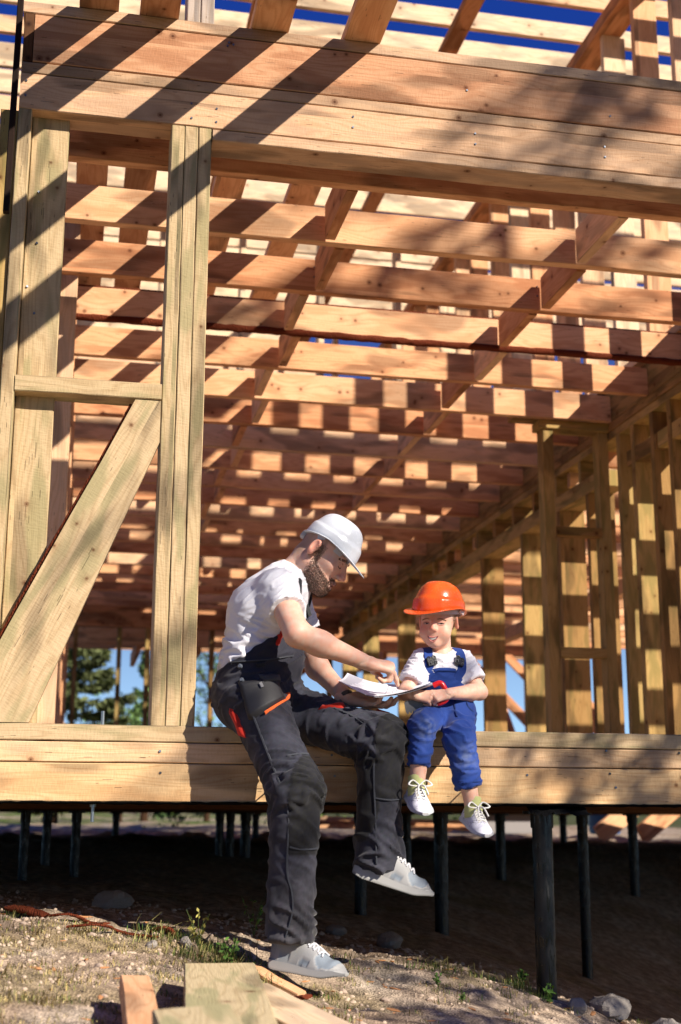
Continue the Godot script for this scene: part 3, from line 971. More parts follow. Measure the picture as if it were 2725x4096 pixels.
# ---------------------------------------------------------------- bodies: smooth fields of tapered bones, meshed as surface nets
# a bone: [kind, a, b, ra, rb, k, flatten direction, widening, subtract]; kinds: 0 capsule, 1 ellipsoid, 2 capsule cut square at b, 3 half-space kept
func cap(a: Vector3, b: Vector3, ra: float, rb: float, k := 0.02, fd := Vector3.ZERO, fs := 1.0, sub := false) -> Array:
	return [0, a, b, ra, rb, k, fd, fs, sub]


func cut(a: Vector3, b: Vector3, ra: float, rb: float, k := 0.02, fd := Vector3.ZERO, fs := 1.0) -> Array:
	return [2, a, b, ra, rb, k, fd, fs, false]


func ell(c: Vector3, r: Vector3, turn := Basis.IDENTITY, k := 0.02, sub := false) -> Array:
	return [1, c, r, maxf(r.x, maxf(r.y, r.z)), turn.transposed(), k, Vector3.ZERO, 1.0, sub]


func half(n: Vector3, at: Vector3, k := 0.004) -> Array:
	return [3, n.normalized(), at, 0.0, 0.0, k, Vector3.ZERO, 1.0, false]


func bone_distance(b: Array, p: Vector3) -> float:
	if b[0] == 1:
		var q: Vector3 = b[4] * (p - b[1])
		var r: Vector3 = b[2]
		var k0 := (q / r).length()
		var k1 := (q / (r * r)).length()
		return k0 * (k0 - 1.0) / k1 if k1 > 1e-6 else -r.x
	if b[0] == 3:
		return b[1].dot(p - b[2])
	var a: Vector3 = b[1]
	var ab: Vector3 = b[2] - a
	var t := (p - a).dot(ab) / ab.length_squared()
	var tc := clampf(t, 0, 1)
	var d := p - a - ab * (tc if b[0] == 0 else maxf(minf(t, 9.0), 0.0))
	if b[7] != 1.0:
		var fd: Vector3 = b[6]
		d -= fd * (d.dot(fd) * (1.0 - 1.0 / b[7]))
	var o: float = d.length() - (b[3] + (b[4] - b[3]) * tc)
	if b[0] == 2: o = maxf(o, (t - 1.0) * ab.length())
	return o


func field(bones: Array, p: Vector3) -> float:
	var o := 9.0
	for b in bones:
		var d := bone_distance(b, p)
		var k: float = b[5]
		if b[0] == 3:
			o = maxf(o, d)
		elif b[8]:
			var h := maxf(k - absf(-o - d), 0.0) / k
			o = -(minf(-o, d) - h * h * k * 0.25)
		else:
			var h := maxf(k - absf(o - d), 0.0) / k
			o = minf(o, d) - h * h * k * 0.25
	return o


func drop_on(bones: Array, p: Vector3, dir: Vector3) -> Vector3:
	for k in 40:
		var d := field(bones, p)
		if absf(d) < 0.0004: break
		p += dir * clampf(d, -0.03, 0.03) * 0.9
	return p


func field_normal(bones: Array, p: Vector3) -> Vector3:
	var e := 0.003
	return Vector3(field(bones, p + Vector3(e, 0, 0)) - field(bones, p - Vector3(e, 0, 0)), field(bones, p + Vector3(0, e, 0)) - field(bones, p - Vector3(0, e, 0)), field(bones, p + Vector3(0, 0, e)) - field(bones, p - Vector3(0, 0, e))).normalized()


func sculpt(bones: Array, cell: float, disp = null, col = null) -> Soup:
	var lo := Vector3.ONE * 99.0
	var hi := Vector3.ONE * -99.0
	for b in bones:
		if b[0] == 3 or b[8]: continue
		var m: Vector3 = Vector3.ONE * (maxf(b[3], b[4] if b[0] != 1 else 0.0) * b[7] + 3.0 * cell)
		lo = lo.min(b[1] - m)
		hi = hi.max(b[1] + m)
		if b[0] != 1:
			lo = lo.min(b[2] - m)
			hi = hi.max(b[2] + m)
	var nx := int((hi.x - lo.x) / cell) + 2
	var ny := int((hi.y - lo.y) / cell) + 2
	var nz := int((hi.z - lo.z) / cell) + 2
	var g := PackedFloat32Array()
	g.resize(nx * ny * nz)
	g.fill(9.0)
	for b in bones:
		var kind: int = b[0]
		var k: float = b[5]
		var sub: bool = b[8]
		var i0 := Vector3i.ZERO
		var i1 := Vector3i(nx - 1, ny - 1, nz - 1)
		if kind != 3:
			var m: Vector3 = Vector3.ONE * (maxf(b[3], b[4] if kind != 1 else 0.0) * b[7] + k + 2.5 * cell)
			var bl: Vector3 = (b[1] - m)
			var bh: Vector3 = (b[1] + m)
			if kind != 1:
				bl = bl.min(b[2] - m)
				bh = bh.max(b[2] + m)
			i0 = Vector3i(((bl - lo) / cell).floor()).clamp(i0, i1)
			i1 = Vector3i(((bh - lo) / cell).ceil()).clamp(Vector3i.ZERO, i1)
		var a: Vector3 = b[1]
		var fd: Vector3 = b[6]
		var fs: float = 1.0 - 1.0 / b[7]
		var ra: float = b[3]
		var rb: float = b[4] - b[3] if kind != 1 else 0.0
		var ab: Vector3 = b[2] - a
		var inv := 1.0 / maxf(ab.length_squared(), 1e-9)
		var ln := ab.length()
		var er: Vector3 = b[2]
		var tb: Basis = b[4] if kind == 1 else Basis.IDENTITY
		for z in range(i0.z, i1.z + 1):
			for y in range(i0.y, i1.y + 1):
				var row := (z * ny + y) * nx
				var p := lo + Vector3(i0.x, y, z) * cell
				for x in range(i0.x, i1.x + 1):
					var d: float
					if kind == 1:
						var q := tb * (p - a)
						var k0 := (q / er).length()
						d = k0 * (k0 - 1.0) / maxf((q / (er * er)).length(), 1e-5)
					elif kind == 3:
						d = a.dot(p - b[2])
					else:
						var t := (p - a).dot(ab) * inv
						var tc := clampf(t, 0.0, 1.0)
						var dv := p - a - ab * (tc if kind == 0 else maxf(t, 0.0))
						if fs != 0.0: dv -= fd * (dv.dot(fd) * fs)
						d = dv.length() - ra - rb * tc
						if kind == 2: d = maxf(d, (t - 1.0) * ln)
					var o := g[row + x]
					if kind == 3:
						g[row + x] = maxf(o, d)
					elif sub:
						var h := maxf(k - absf(-o - d), 0.0) / k
						g[row + x] = -(minf(-o, d) - h * h * k * 0.25)
					else:
						var h := maxf(k - absf(o - d), 0.0) / k
						g[row + x] = minf(o, d) - h * h * k * 0.25
					p.x += cell
	var s := Soup.new()
	var at := PackedInt32Array()
	at.resize(nx * ny * nz)
	at.fill(-1)
	var sy := nx
	var sz := nx * ny
	var lim := cell * 1.8
	for z in nz - 1:
		for y in ny - 1:
			var row := z * sz + y * sy
			for x in nx - 1:
				var i := row + x
				var c0 := g[i]
				if absf(c0) > lim: continue
				var c1 := g[i + 1]
				var c2 := g[i + sy]
				var c3 := g[i + sy + 1]
				var c4 := g[i + sz]
				var c5 := g[i + sz + 1]
				var c6 := g[i + sz + sy]
				var c7 := g[i + sz + sy + 1]
				var neg := int(c0 < 0) + int(c1 < 0) + int(c2 < 0) + int(c3 < 0) + int(c4 < 0) + int(c5 < 0) + int(c6 < 0) + int(c7 < 0)
				if neg == 0 or neg == 8: continue
				var e := Vector3.ZERO
				var n := 0
				if (c0 < 0) != (c1 < 0):
					e += Vector3(c0 / (c0 - c1), 0, 0); n += 1
				if (c2 < 0) != (c3 < 0):
					e += Vector3(c2 / (c2 - c3), 1, 0); n += 1
				if (c4 < 0) != (c5 < 0):
					e += Vector3(c4 / (c4 - c5), 0, 1); n += 1
				if (c6 < 0) != (c7 < 0):
					e += Vector3(c6 / (c6 - c7), 1, 1); n += 1
				if (c0 < 0) != (c2 < 0):
					e += Vector3(0, c0 / (c0 - c2), 0); n += 1
				if (c1 < 0) != (c3 < 0):
					e += Vector3(1, c1 / (c1 - c3), 0); n += 1
				if (c4 < 0) != (c6 < 0):
					e += Vector3(0, c4 / (c4 - c6), 1); n += 1
				if (c5 < 0) != (c7 < 0):
					e += Vector3(1, c5 / (c5 - c7), 1); n += 1
				if (c0 < 0) != (c4 < 0):
					e += Vector3(0, 0, c0 / (c0 - c4)); n += 1
				if (c1 < 0) != (c5 < 0):
					e += Vector3(1, 0, c1 / (c1 - c5)); n += 1
				if (c2 < 0) != (c6 < 0):
					e += Vector3(0, 1, c2 / (c2 - c6)); n += 1
				if (c3 < 0) != (c7 < 0):
					e += Vector3(1, 1, c3 / (c3 - c7)); n += 1
				at[i] = s.v.size()
				s.v.append(lo + (Vector3(x, y, z) + e / n) * cell)
				s.n.append(Vector3(c1 + c3 + c5 + c7 - c0 - c2 - c4 - c6, c2 + c3 + c6 + c7 - c0 - c1 - c4 - c5, c4 + c5 + c6 + c7 - c0 - c1 - c2 - c3).normalized())
	s.c.resize(s.v.size())
	s.c.fill(Color.WHITE)
	s.t.resize(s.v.size())
	for z in range(1, nz - 1):
		for y in range(1, ny - 1):
			var row := z * sz + y * sy
			for x in range(1, nx - 1):
				var i := row + x
				if at[i] < 0: continue
				var c0 := g[i] < 0
				if c0 != (g[i + 1] < 0): net(s, at[i], at[i - sy], at[i - sy - sz], at[i - sz])
				if c0 != (g[i + sy] < 0): net(s, at[i], at[i - sz], at[i - sz - 1], at[i - 1])
				if c0 != (g[i + sz] < 0): net(s, at[i], at[i - 1], at[i - 1 - sy], at[i - sy])
	if disp != null:
		for k in s.v.size(): s.v[k] += s.n[k] * disp.call(s.v[k], s.n[k])
		s.smooth()
	if col != null:
		for k in s.v.size(): s.c[k] = col.call(s.v[k], s.n[k])
	return s


func net(s: Soup, a: int, b: int, c: int, d: int):
	if a >= 0 and b >= 0 and c >= 0 and d >= 0: s.quad(a, b, c, d)


# runs many sculpting jobs side by side: name -> [bones, cell, disp, col]
func sculpt_all(jobs: Dictionary) -> Dictionary:
	var names := jobs.keys()
	var done := []
	done.resize(names.size())
	var id := WorkerThreadPool.add_group_task(func(k):
		var j: Array = jobs[names[k]]
		done[k] = sculpt(j[0], j[1], j[2] if j.size() > 2 else null, j[3] if j.size() > 3 else null), names.size(), -1, true)
	WorkerThreadPool.wait_for_group_task_completion(id)
	var out := {}
	for k in names.size(): out[names[k]] = done[k]
	return out


# a patch of cloth laid on a body: four corners round the outline, dropped on the field along dir
func patch(bones: Array, q: Array, dir: Vector3, lift: float, nu := 10, nv := 10, col := Color.WHITE, ripple := 0.0) -> Soup:
	var s := Soup.new()
	for j in nv + 1:
		for i in nu + 1:
			var u := float(i) / nu
			var w := float(j) / nv
			var p: Vector3 = q[0].lerp(q[1], u).lerp(q[3].lerp(q[2], u), w)
			var edge := i == 0 or j == 0 or i == nu or j == nv
			var h: Vector3 = drop_on(bones, p - dir * 0.05, dir)
			var nn := field_normal(bones, h)
			var r := ripple * sin(u * 9.0 + w * 5.0) * (1.0 if not edge else 0.0)
			s.vert(h + nn * ((lift + r) if not edge else -0.004), nn, Vector2(u, w), col)
	for j in nv:
		for i in nu: s.quad(j * (nu + 1) + i, j * (nu + 1) + i + 1, (j + 1) * (nu + 1) + i + 1, (j + 1) * (nu + 1) + i)
	s.smooth()
	return s


# a strap along points that lie near a body
func strap(bones: Array, pts: Array, dir: Vector3, width: float, lift: float, col := Color.WHITE, per := 8) -> Soup:
	var s := Soup.new()
	var line := spline(pts, per)
	var n := line.size()
	for k in n:
		var h: Vector3 = drop_on(bones, line[k], dir) if bones else line[k]
		var nn := field_normal(bones, h) if bones else -dir
		var along: Vector3 = (line[min(k + 1, n - 1)] - line[max(k - 1, 0)]).normalized()
		var side := along.cross(nn).normalized()
		s.vert(h - side * width * 0.5 - nn * 0.003, -side, Vector2(0, k), col)
		s.vert(h - side * width * 0.47 + nn * lift, nn, Vector2(0, k), col)
		s.vert(h + side * width * 0.47 + nn * lift, nn, Vector2(1, k), col)
		s.vert(h + side * width * 0.5 - nn * 0.003, side, Vector2(1, k), col)
	for k in n - 1:
		for j in 3: s.quad(k * 4 + j, k * 4 + j + 1, k * 4 + j + 5, k * 4 + j + 4)
	return s


# ---------------------------------------------------------------- heads, hands, helmets, shoes
# X: the head's frame between the ears, x to its right, y up, z forward; s: size against a grown man's
func head_bones(X: Transform3D, s: float, child: bool) -> Array:
	var P := func(x, y, z): return X * (Vector3(x, y, z) * s)
	var B := X.basis
	var o := []
	o.append(ell(P.call(0, 0.040 if child else 0.045, -0.003 if child else 0.003), Vector3(0.076, 0.078 if child else 0.082, 0.092 if child else 0.087) * s, B, 0.02 * s))
	if child:
		o.append(ell(P.call(0, -0.022, 0.032), Vector3(0.066, 0.072, 0.062) * s, B, 0.03 * s))
		o.append(ell(P.call(0, -0.062, 0.046), Vector3(0.048, 0.038, 0.044) * s, B, 0.03 * s))
		o.append(cap(P.call(-0.005, -0.087, 0.076), P.call(0.005, -0.087, 0.076), 0.015 * s, 0.015 * s, 0.025 * s))
		for e in [-1, 1]:
			o.append(ell(P.call(0.041 * e, -0.038, 0.060), Vector3(0.027, 0.026, 0.026) * s, B, 0.022 * s))
		o.append(cap(P.call(0, 0.004, 0.090), P.call(0, -0.022, 0.100), 0.009 * s, 0.0115 * s, 0.016 * s))
		for e in [-1, 1]: o.append(ell(P.call(0.010 * e, -0.026, 0.096), Vector3(0.008, 0.007, 0.009) * s, B, 0.008 * s))
	else:
		o.append(ell(P.call(0, -0.02, 0.034), Vector3(0.060, 0.085, 0.062) * s, B, 0.03 * s))
		o.append(ell(P.call(0, -0.078, 0.046), Vector3(0.046, 0.036, 0.045) * s, B, 0.03 * s))
		o.append(ell(P.call(0, -0.104, 0.072), Vector3(0.026, 0.020, 0.022) * s, B, 0.03 * s))
		for e in [-1, 1]:
			o.append(cap(P.call(0.050 * e, -0.058, 0.0), P.call(0.018 * e, -0.104, 0.066), 0.017 * s, 0.015 * s, 0.02 * s))
			o.append(ell(P.call(0.040 * e, -0.016, 0.064), Vector3(0.020, 0.017, 0.020) * s, B, 0.035 * s))
		o.append(cap(P.call(-0.034, 0.028, 0.083), P.call(0.034, 0.028, 0.083), 0.011 * s, 0.011 * s, 0.02 * s))
		o.append(cap(P.call(0, 0.016, 0.093), P.call(0, -0.027, 0.116), 0.0085 * s, 0.0115 * s, 0.014 * s))
		for e in [-1, 1]: o.append(ell(P.call(0.012 * e, -0.034, 0.105), Vector3(0.0085, 0.008, 0.011) * s, B, 0.008 * s))
	for e in [-1, 1]:
		# eye sockets, then lids
		if not child:
			o.append(ell(P.call(0.032 * e, 0.004, 0.099), Vector3(0.015, 0.0085, 0.016) * s, B, 0.012 * s, true))
			o.append(ell(P.call(0.031 * e, 0.004, 0.0785), Vector3(0.0145, 0.0120, 0.0135) * s, B, 0.004 * s))
		else:
			o.append(ell(P.call(0.033 * e, 0.000, 0.102), Vector3(0.016, 0.0075, 0.016) * s, B, 0.014 * s, true))
		# ears: a rim with a hollow
		var er := Basis(B.x.rotated(B.y, -0.45 * e), B.y, B.z.rotated(B.y, -0.45 * e)).rotated(B.x, -0.18)
		var q: Vector3 = P.call((0.078 if child else 0.081) * e, 0.010 if child else 0.004, -0.014)
		o.append(ell(q, Vector3(0.010, 0.029 if child else 0.032, 0.019) * s, er, 0.006 * s))
		o.append(ell(q + er * Vector3(0.011 * e, 0.005, 0.003) * s, Vector3(0.0095, 0.021, 0.0115) * s, er, 0.003 * s, true))
		o.append(ell(q + er * Vector3(0.002 * e, -0.022, 0.006) * s, Vector3(0.007, 0.009, 0.009) * s, er, 0.008 * s))
	if not child:
		o.append(cap(P.call(-0.019, -0.066, 0.091), P.call(0, -0.0625, 0.101), 0.005 * s, 0.0065 * s, 0.006 * s))
		o.append(cap(P.call(0.019, -0.066, 0.091), P.call(0, -0.0625, 0.101), 0.005 * s, 0.0065 * s, 0.006 * s))
		o.append(cap(P.call(-0.016, -0.077, 0.091), P.call(0.016, -0.077, 0.091), 0.0072 * s, 0.0072 * s, 0.008 * s, B.y, 1.0))
		o.append(cap(P.call(0, -0.078, 0.094), P.call(0, -0.079, 0.094), 0.0075 * s, 0.0075 * s, 0.006 * s))
		o.append(ell(P.call(0, -0.0705, 0.104), Vector3(0.018, 0.0028, 0.014) * s, B, 0.002 * s, true))
	return o


func head_color(X: Transform3D, s: float, child: bool, base: Color) -> Callable:
	var inv := X.affine_inverse()
	var spots := noise(61, 60.0, 3)
	return func(p: Vector3, n: Vector3) -> Color:
		var q := inv * p / s
		var c := base
		var t := spots.get_noise_3dv(q)
		c = c.lerp(Color(c.r * 1.05, c.g * 0.86, c.b * 0.82), clampf(0.35 + t, 0, 1))
		var red := Color(c.r, c.g * 0.66, c.b * 0.60)
		c = c.lerp(red, 0.7 * exp(-(q - Vector3(0, -0.025, 0.115)).length_squared() / 0.0005))
		for e in [-1, 1]:
			c = c.lerp(red, (0.55 if child else 0.35) * exp(-(q - Vector3(0.045 * e, -0.022, 0.078)).length_squared() / 0.0006))
			c = c.lerp(red, 0.5 * smoothstep(0.076, 0.088, absf(q.x)) * smoothstep(0.03, 0.0, q.z))
		if child:
			pass
		else:
			var m := Vector2(q.x / 0.024, (q.y + 0.0705) / 0.0125)
			if q.z > 0.08 and m.length() < 1.0:
				c = c.lerp(Color(0.42, 0.16, 0.15), 0.7 * smoothstep(1.0, 0.7, m.length()))
				if absf(q.y + 0.0705) < 0.0022: c = Color(0.12, 0.03, 0.03)
			# shaved scalp
			var hairy := smoothstep(0.035, 0.05, q.y - 0.25 * maxf(q.z - 0.03, 0.0) - 0.5 * maxf(q.z - 0.055, 0)) * smoothstep(0.10, 0.05, q.z)
			hairy = maxf(hairy, smoothstep(-0.02, -0.05, q.z) * smoothstep(-0.07, -0.03, q.y))
			hairy = maxf(hairy, smoothstep(0.012, 0.0, absf(q.z - 0.012)) * smoothstep(0.055, 0.065, absf(q.x)) * smoothstep(-0.03, 0.0, q.y))
			c = c.lerp(Color(0.20, 0.12, 0.085), hairy * 0.62)
		return c


# a hand: W its wrist, D towards the fingers, N out of its back, S towards the thumb; fingers: four lists of bend angles, thumb bend
func hand_bones(W: Vector3, D: Vector3, N: Vector3, S: Vector3, s: float, bends: Array, thumb: Array) -> Array:
	var o := []
	var at := func(a: float, d: float, n: float): return W + (S * a + D * d + N * n) * s
	var kn := [at.call(0.030, 0.088, 0.0), at.call(0.010, 0.092, 0.003), at.call(-0.011, 0.087, 0.001), at.call(-0.029, 0.077, -0.004)]
	o.append(cap(at.call(0.0, -0.03, 0), at.call(0.0, 0.012, 0), 0.023 * s, 0.023 * s, 0.02 * s, S, 1.25))
	var fr := [0.0100, 0.0103, 0.0097, 0.0085]
	for f in 4:
		o.append(cap(at.call([0.014, 0.004, -0.008, -0.017][f], 0.01, -0.002), kn[f], 0.0155 * s, 0.0125 * s, 0.014 * s))
	o.append(cap(at.call(0.018, 0.02, -0.010), at.call(0.024, 0.045, -0.014), 0.016 * s, 0.013 * s, 0.018 * s))
	var ln := [[0.043, 0.026, 0.021], [0.046, 0.029, 0.022], [0.043, 0.027, 0.021], [0.034, 0.021, 0.019]]
	for f in 4:
		var p: Vector3 = kn[f]
		var an := 0.0
		for j in 3:
			an += bends[f][j]
			var spread: float = bends[f][3] if bends[f].size() > 3 else 0.0
			var dir := (D * cos(an) - N * sin(an) + S * spread).normalized()
			var q: Vector3 = p + dir * ln[f][j] * s
			var r0: float = fr[f] * (1.0 - 0.07 * j) * s
			o.append(cap(p, q, r0, r0 * (0.93 if j < 2 else 0.84), 0.0045 * s if j else 0.008 * s))
			p = q
	var t0: Vector3 = at.call(0.026, 0.022, -0.010)
	var t1: Vector3 = t0 + (S * thumb[0] + D * thumb[1] + N * thumb[2]).normalized() * 0.040 * s
	var t2: Vector3 = t1 + (S * thumb[3] + D * thumb[4] + N * thumb[5]).normalized() * 0.030 * s
	o.append(cap(t0, t1, 0.0145 * s, 0.0115 * s, 0.012 * s))
	o.append(cap(t1, t2, 0.0112 * s, 0.0085 * s, 0.004 * s))
	return o


# a hard hat in the head's frame; front: how far the peak reaches
func helmet(X: Transform3D, s: float, parent: Node, mat: Material, col: Color, band: Color, crown := 0.165):
	var rim := func(an: float) -> Vector3:
		# the lower edge: an = 0 forward
		var f := cos(an)
		var sd := sin(an)
		return Vector3(sd * 0.101, 0.030 - 0.012 * maxf(0, f) + 0.016 * sd * sd - 0.006 * maxf(0, -f), f * (0.124 if f > 0 else 0.122))
	var s1 := Soup.new()
	var na := 72
	var nr := 26
	for j in nr + 1:
		for i in na:
			var an := TAU * i / na
			var e: Vector3 = rim.call(an)
			var u := float(j) / nr
			var ph := u * PI / 2
			var y := e.y + (crown - e.y) * pow(sin(ph), 0.95)
			var w := pow(cos(ph), 0.62) if j < nr else 0.0
			var p := Vector3(e.x * w, y, e.z * w)
			var out := Vector3(e.x, 0, e.z).normalized()
			# raised gutter band with steps at the front lugs, and a broad ridge over the crown
			var lug := 1.0 - smoothstep(0.04, 0.10, absf(absf(an - PI) - PI + 0.72)) if absf(an - PI) > PI / 2 else 0.0
			var bandh := 0.27 + 0.05 * cos(2.0 * an)
			p += out * (0.0062 + 0.004 * lug) * (1.0 - smoothstep(bandh - 0.03, bandh + 0.015, u)) * smoothstep(-0.01, 0.05, u + 0.02)
			var ridge := (1.0 - smoothstep(0.030, 0.036, absf(p.x))) * smoothstep(0.40, 0.55, u)
			p.y += 0.0045 * ridge
			s1.vert(p * s, Vector3.UP, Vector2.ZERO, col)
	for j in nr:
		for i in na: s1.quad(j * na + i, j * na + (i + 1) % na, (j + 1) * na + (i + 1) % na, (j + 1) * na + i)
	# peak and lip
	var b := s1.v.size()
	for j in 7:
		for i in na:
			var an := TAU * i / na
			var e: Vector3 = rim.call(an)
			var f := cos(an)
			var peak := pow(maxf(0.0, f), 1.5) if f > 0 else 0.0
			var reach: float = [0.0, 0.3, 0.6, 0.9, 1.0, 0.97, 0.0][j] * (0.009 + 0.056 * peak)
			var thick: float = [0.003, 0.003, 0.003, 0.002, 0.0, -0.0025, -0.003][j]
			var out := Vector3(e.x * 0.8, 0, e.z).normalized()
			var p := e + out * (reach + 0.0055) + Vector3(0, thick - 0.016 * peak * pow(reach / 0.065, 1.3), 0)
			if j == 6: p = e * 0.985 + Vector3(0, -0.001, 0)
			if j == 0: p = e + out * 0.0062 + Vector3(0, 0.004, 0)
			s1.vert(p * s, Vector3.UP, Vector2.ZERO, col)
	for j in 6:
		for i in na: s1.quad(b + j * na + i, b + j * na + (i + 1) % na, b + (j + 1) * na + (i + 1) % na, b + (j + 1) * na + i)
	# inside of the shell
	var c := s1.v.size()
	for j in 11:
		for i in na:
			var an := TAU * i / na
			var e: Vector3 = rim.call(an)
			var ph := PI / 2 * j / 10.0
			var w := pow(cos(ph), 0.62) if j < 10 else 0.0
			s1.vert(Vector3(e.x * w * 0.975, e.y + (crown - 0.005 - e.y) * sin(ph), e.z * w * 0.975) * s, Vector3.UP, Vector2.ZERO, col)
	for j in 10:
		for i in na: s1.quad(c + j * na + i, c + (j + 1) * na + i, c + (j + 1) * na + (i + 1) % na, c + j * na + (i + 1) % na)
	for q in range(0, s1.i.size(), 3):
		# every face turned outwards (the inner dome inwards)
		var g := (s1.v[s1.i[q + 1]] - s1.v[s1.i[q]]).cross(s1.v[s1.i[q + 2]] - s1.v[s1.i[q]])
		var m := s1.v[s1.i[q]] - Vector3(0, 0.035, 0) * s
		var want := 1.0 if s1.i[q] < c else -1.0
		if s1.i[q] >= b and s1.i[q] < c:
			m = Vector3(0, 1.0 if (s1.i[q] - b) / na < 4 else -1.0, 0)
		if g.dot(m) * want > 0:
			var t := s1.i[q + 1]
			s1.i[q + 1] = s1.i[q + 2]
			s1.i[q + 2] = t
	s1.smooth()
	var h := obj("hard_hat", s1.mesh(), mat, parent, X)
	# head band, strap lugs and the rear knob
	var hb := Soup.new()
	for j in 3:
		for i in 48:
			var an := TAU * i / 48
			var f := cos(an)
			hb.vert(Vector3(sin(an) * 0.087, 0.062 - 0.026 * j - 0.012 * f - (0.016 if f < 0 else 0.0) * f * f + 0.012, f * 0.109 - 0.004) * s, Vector3(sin(an), 0, f), Vector2.ZERO, band)
	for j in 2:
		for i in 48: hb.quad(j * 48 + i, j * 48 + (i + 1) % 48, (j + 1) * 48 + (i + 1) % 48, (j + 1) * 48 + i)
	obj("head_band", hb.mesh(), M.plastic_matt, h)
	for e in [-1, 1]:
		var lg := box_soup(Vector3(-0.003, -0.013, -0.016) * s, Vector3(0.003, 0.013, 0.016) * s, band)
		obj("strap_clip", lg.mesh(), M.plastic_matt, h, Transform3D(Basis(Vector3.RIGHT, -0.5), Vector3(0.0945 * e, 0.040, -0.035) * s))
	var kb := tube([Vector3(0, 0.012, -0.118) * s, Vector3(0, 0.01, -0.134) * s, Vector3(0, 0.01, -0.138) * s], [0.018 * s, 0.018 * s, 0.014 * s], 16, true, band)
	obj("adjuster_knob", kb.mesh(), M.plastic_matt, h)


# a shoe: heel at the origin on the ground, x towards the toe, y up, z to the side; l its length
func shoe(called: String, parent: Node, X: Transform3D, l: float, w: float, upper: Color, mesh_col: Color, sole: Color, lace: Color, kid: bool):
	var root := Node3D.new()
	var nm := called
	var kk := 0
	while parent.has_node(nm):
		kk += 1
		nm = "%s_%03d" % [called, kk]
	root.name = nm
	parent.add_child(root, true)
	root.transform = X
	var prof := func(u: float) -> Vector2:
		# half width, instep height
		var hw := w * 0.5 * (0.80 + 0.28 * sin(clampf(u, 0, 1) * PI * 0.85) - 0.10 * exp(-pow((u - 0.38) / 0.15, 2.0)))
		if u > 0.78: hw *= sqrt(maxf(0.02, 1.0 - pow((u - 0.78) / 0.225, 2.0)))
		if u < 0.10: hw *= sqrt(maxf(0.05, 1.0 - pow((0.10 - u) / 0.105, 2.0)))
		var hh := l * (0.47 - 0.14 * smoothstep(0.30, 0.60, u) - 0.12 * smoothstep(0.55, 0.80, u) - 0.120 * smoothstep(0.84, 1.0, u))
		return Vector2(hw, hh)
	var s := Soup.new()
	var ns := 72
	var nr := 31
	for k in ns + 1:
		var u := float(k) / ns
		var q: Vector2 = prof.call(u)
		for j in nr:
			var an := PI * j / (nr - 1)
			var ca := cos(an)
			var sa := sin(an)
			var zz := signf(ca) * pow(absf(ca), 0.7) * q.x
			var yy := l * 0.045 + (q.y - l * 0.045) * pow(sa, 0.75)
			zz *= 1.0 - 0.28 * clampf((yy - l * 0.10) / (l * 0.24), 0, 1)
			var c := upper
			var rel := yy / l
			var ridge := 0.0
			if not kid:
				if Vector2((u - 0.78) / 0.13, (rel - 0.22) / 0.115).length() < 1.0 and rel > 0.12: c = mesh_col
				if Vector2((u - 0.52) / 0.075, (rel - 0.155) / 0.035).length() < 1.0: c = mesh_col
				if Vector2((u - 0.24) / 0.085, (rel - 0.20) / 0.040).length() < 1.0: c = mesh_col.lerp(upper, 0.35)
				if absf(rel - 0.115 - 0.05 * sin(u * 7.0)) < 0.006 and u > 0.3: c = upper.darkened(0.3)
				if c != upper: ridge = -0.0022
				if u > 0.93 or u < 0.12: c = upper.darkened(0.12)
			s.vert(Vector3(u * l, yy + ridge, zz + ridge * signf(zz)), Vector3.UP, Vector2.ZERO, c)
	for k in ns:
		for j in nr - 1: s.quad(k * nr + j, k * nr + j + 1, (k + 1) * nr + j + 1, (k + 1) * nr + j)
	for k in [0, ns]:
		for j in nr - 2: s.i.append_array([k * nr, k * nr + j + 1, k * nr + j + 2])
	for q in range(0, s.i.size(), 3):
		var g := (s.v[s.i[q + 1]] - s.v[s.i[q]]).cross(s.v[s.i[q + 2]] - s.v[s.i[q]])
		var m: Vector3 = s.v[s.i[q]] - Vector3(s.v[s.i[q]].x * 0.9 + 0.05 * l, l * 0.06, 0)
		if g.dot(m) > 0:
			var t := s.i[q + 1]
			s.i[q + 1] = s.i[q + 2]
			s.i[q + 2] = t
	s.smooth()
	obj("upper", s.mesh(), M.shoe_print if kid else M.leather, root)
	var so := Soup.new()
	for k in ns + 1:
		var u := float(k) / ns
		var q: Vector2 = prof.call(u)
		var lift := l * (0.045 * smoothstep(0.72, 1.0, u) + 0.02 * smoothstep(0.15, 0.0, u)) if not kid else l * 0.02 * smoothstep(0.75, 1.0, u)
		var top := l * (0.120 - 0.030 * smoothstep(0.2, 0.7, u) - 0.030 * smoothstep(0.86, 1.0, u)) if not kid else l * 0.085
		var groove := 0.0025 * (1.0 if k % 2 else 0.0) if not kid else 0.0
		var ring := [Vector2(0, lift + groove), Vector2(0.88, lift + groove), Vector2(0.99, lift + 0.004), Vector2(1.06, lift + top * 0.35), Vector2(1.03, top * 0.75 + lift * 0.6), Vector2(0.99, top + lift * 0.5), Vector2(0.9, top + lift * 0.5)]
		for e in [1.0, -1.0]:
			for r in 7:
				var c := sole if r > 2 else sole.darkened(0.35)
				if kid and r > 1 and r < 4: c = sole.lerp(Color(0.10, 0.12, 0.14), clampf(0.3 + gfine.get_noise_2d(u * 3.0, e * 7.0 + r), 0, 1))
				var a: Vector2 = ring[r]
				so.vert(Vector3(u * l * 1.012 - l * 0.006, a.y, e * (a.x * q.x + (0.003 if r > 1 else 0.0))), Vector3(0, 0.2, e), Vector2.ZERO, c)
	for k in ns:
		for r in 6:
			so.quad(k * 14 + r, k * 14 + r + 1, k * 14 + r + 15, k * 14 + r + 14)
			so.quad(k * 14 + 7 + r, k * 14 + 8 + r, k * 14 + r + 22, k * 14 + r + 21)
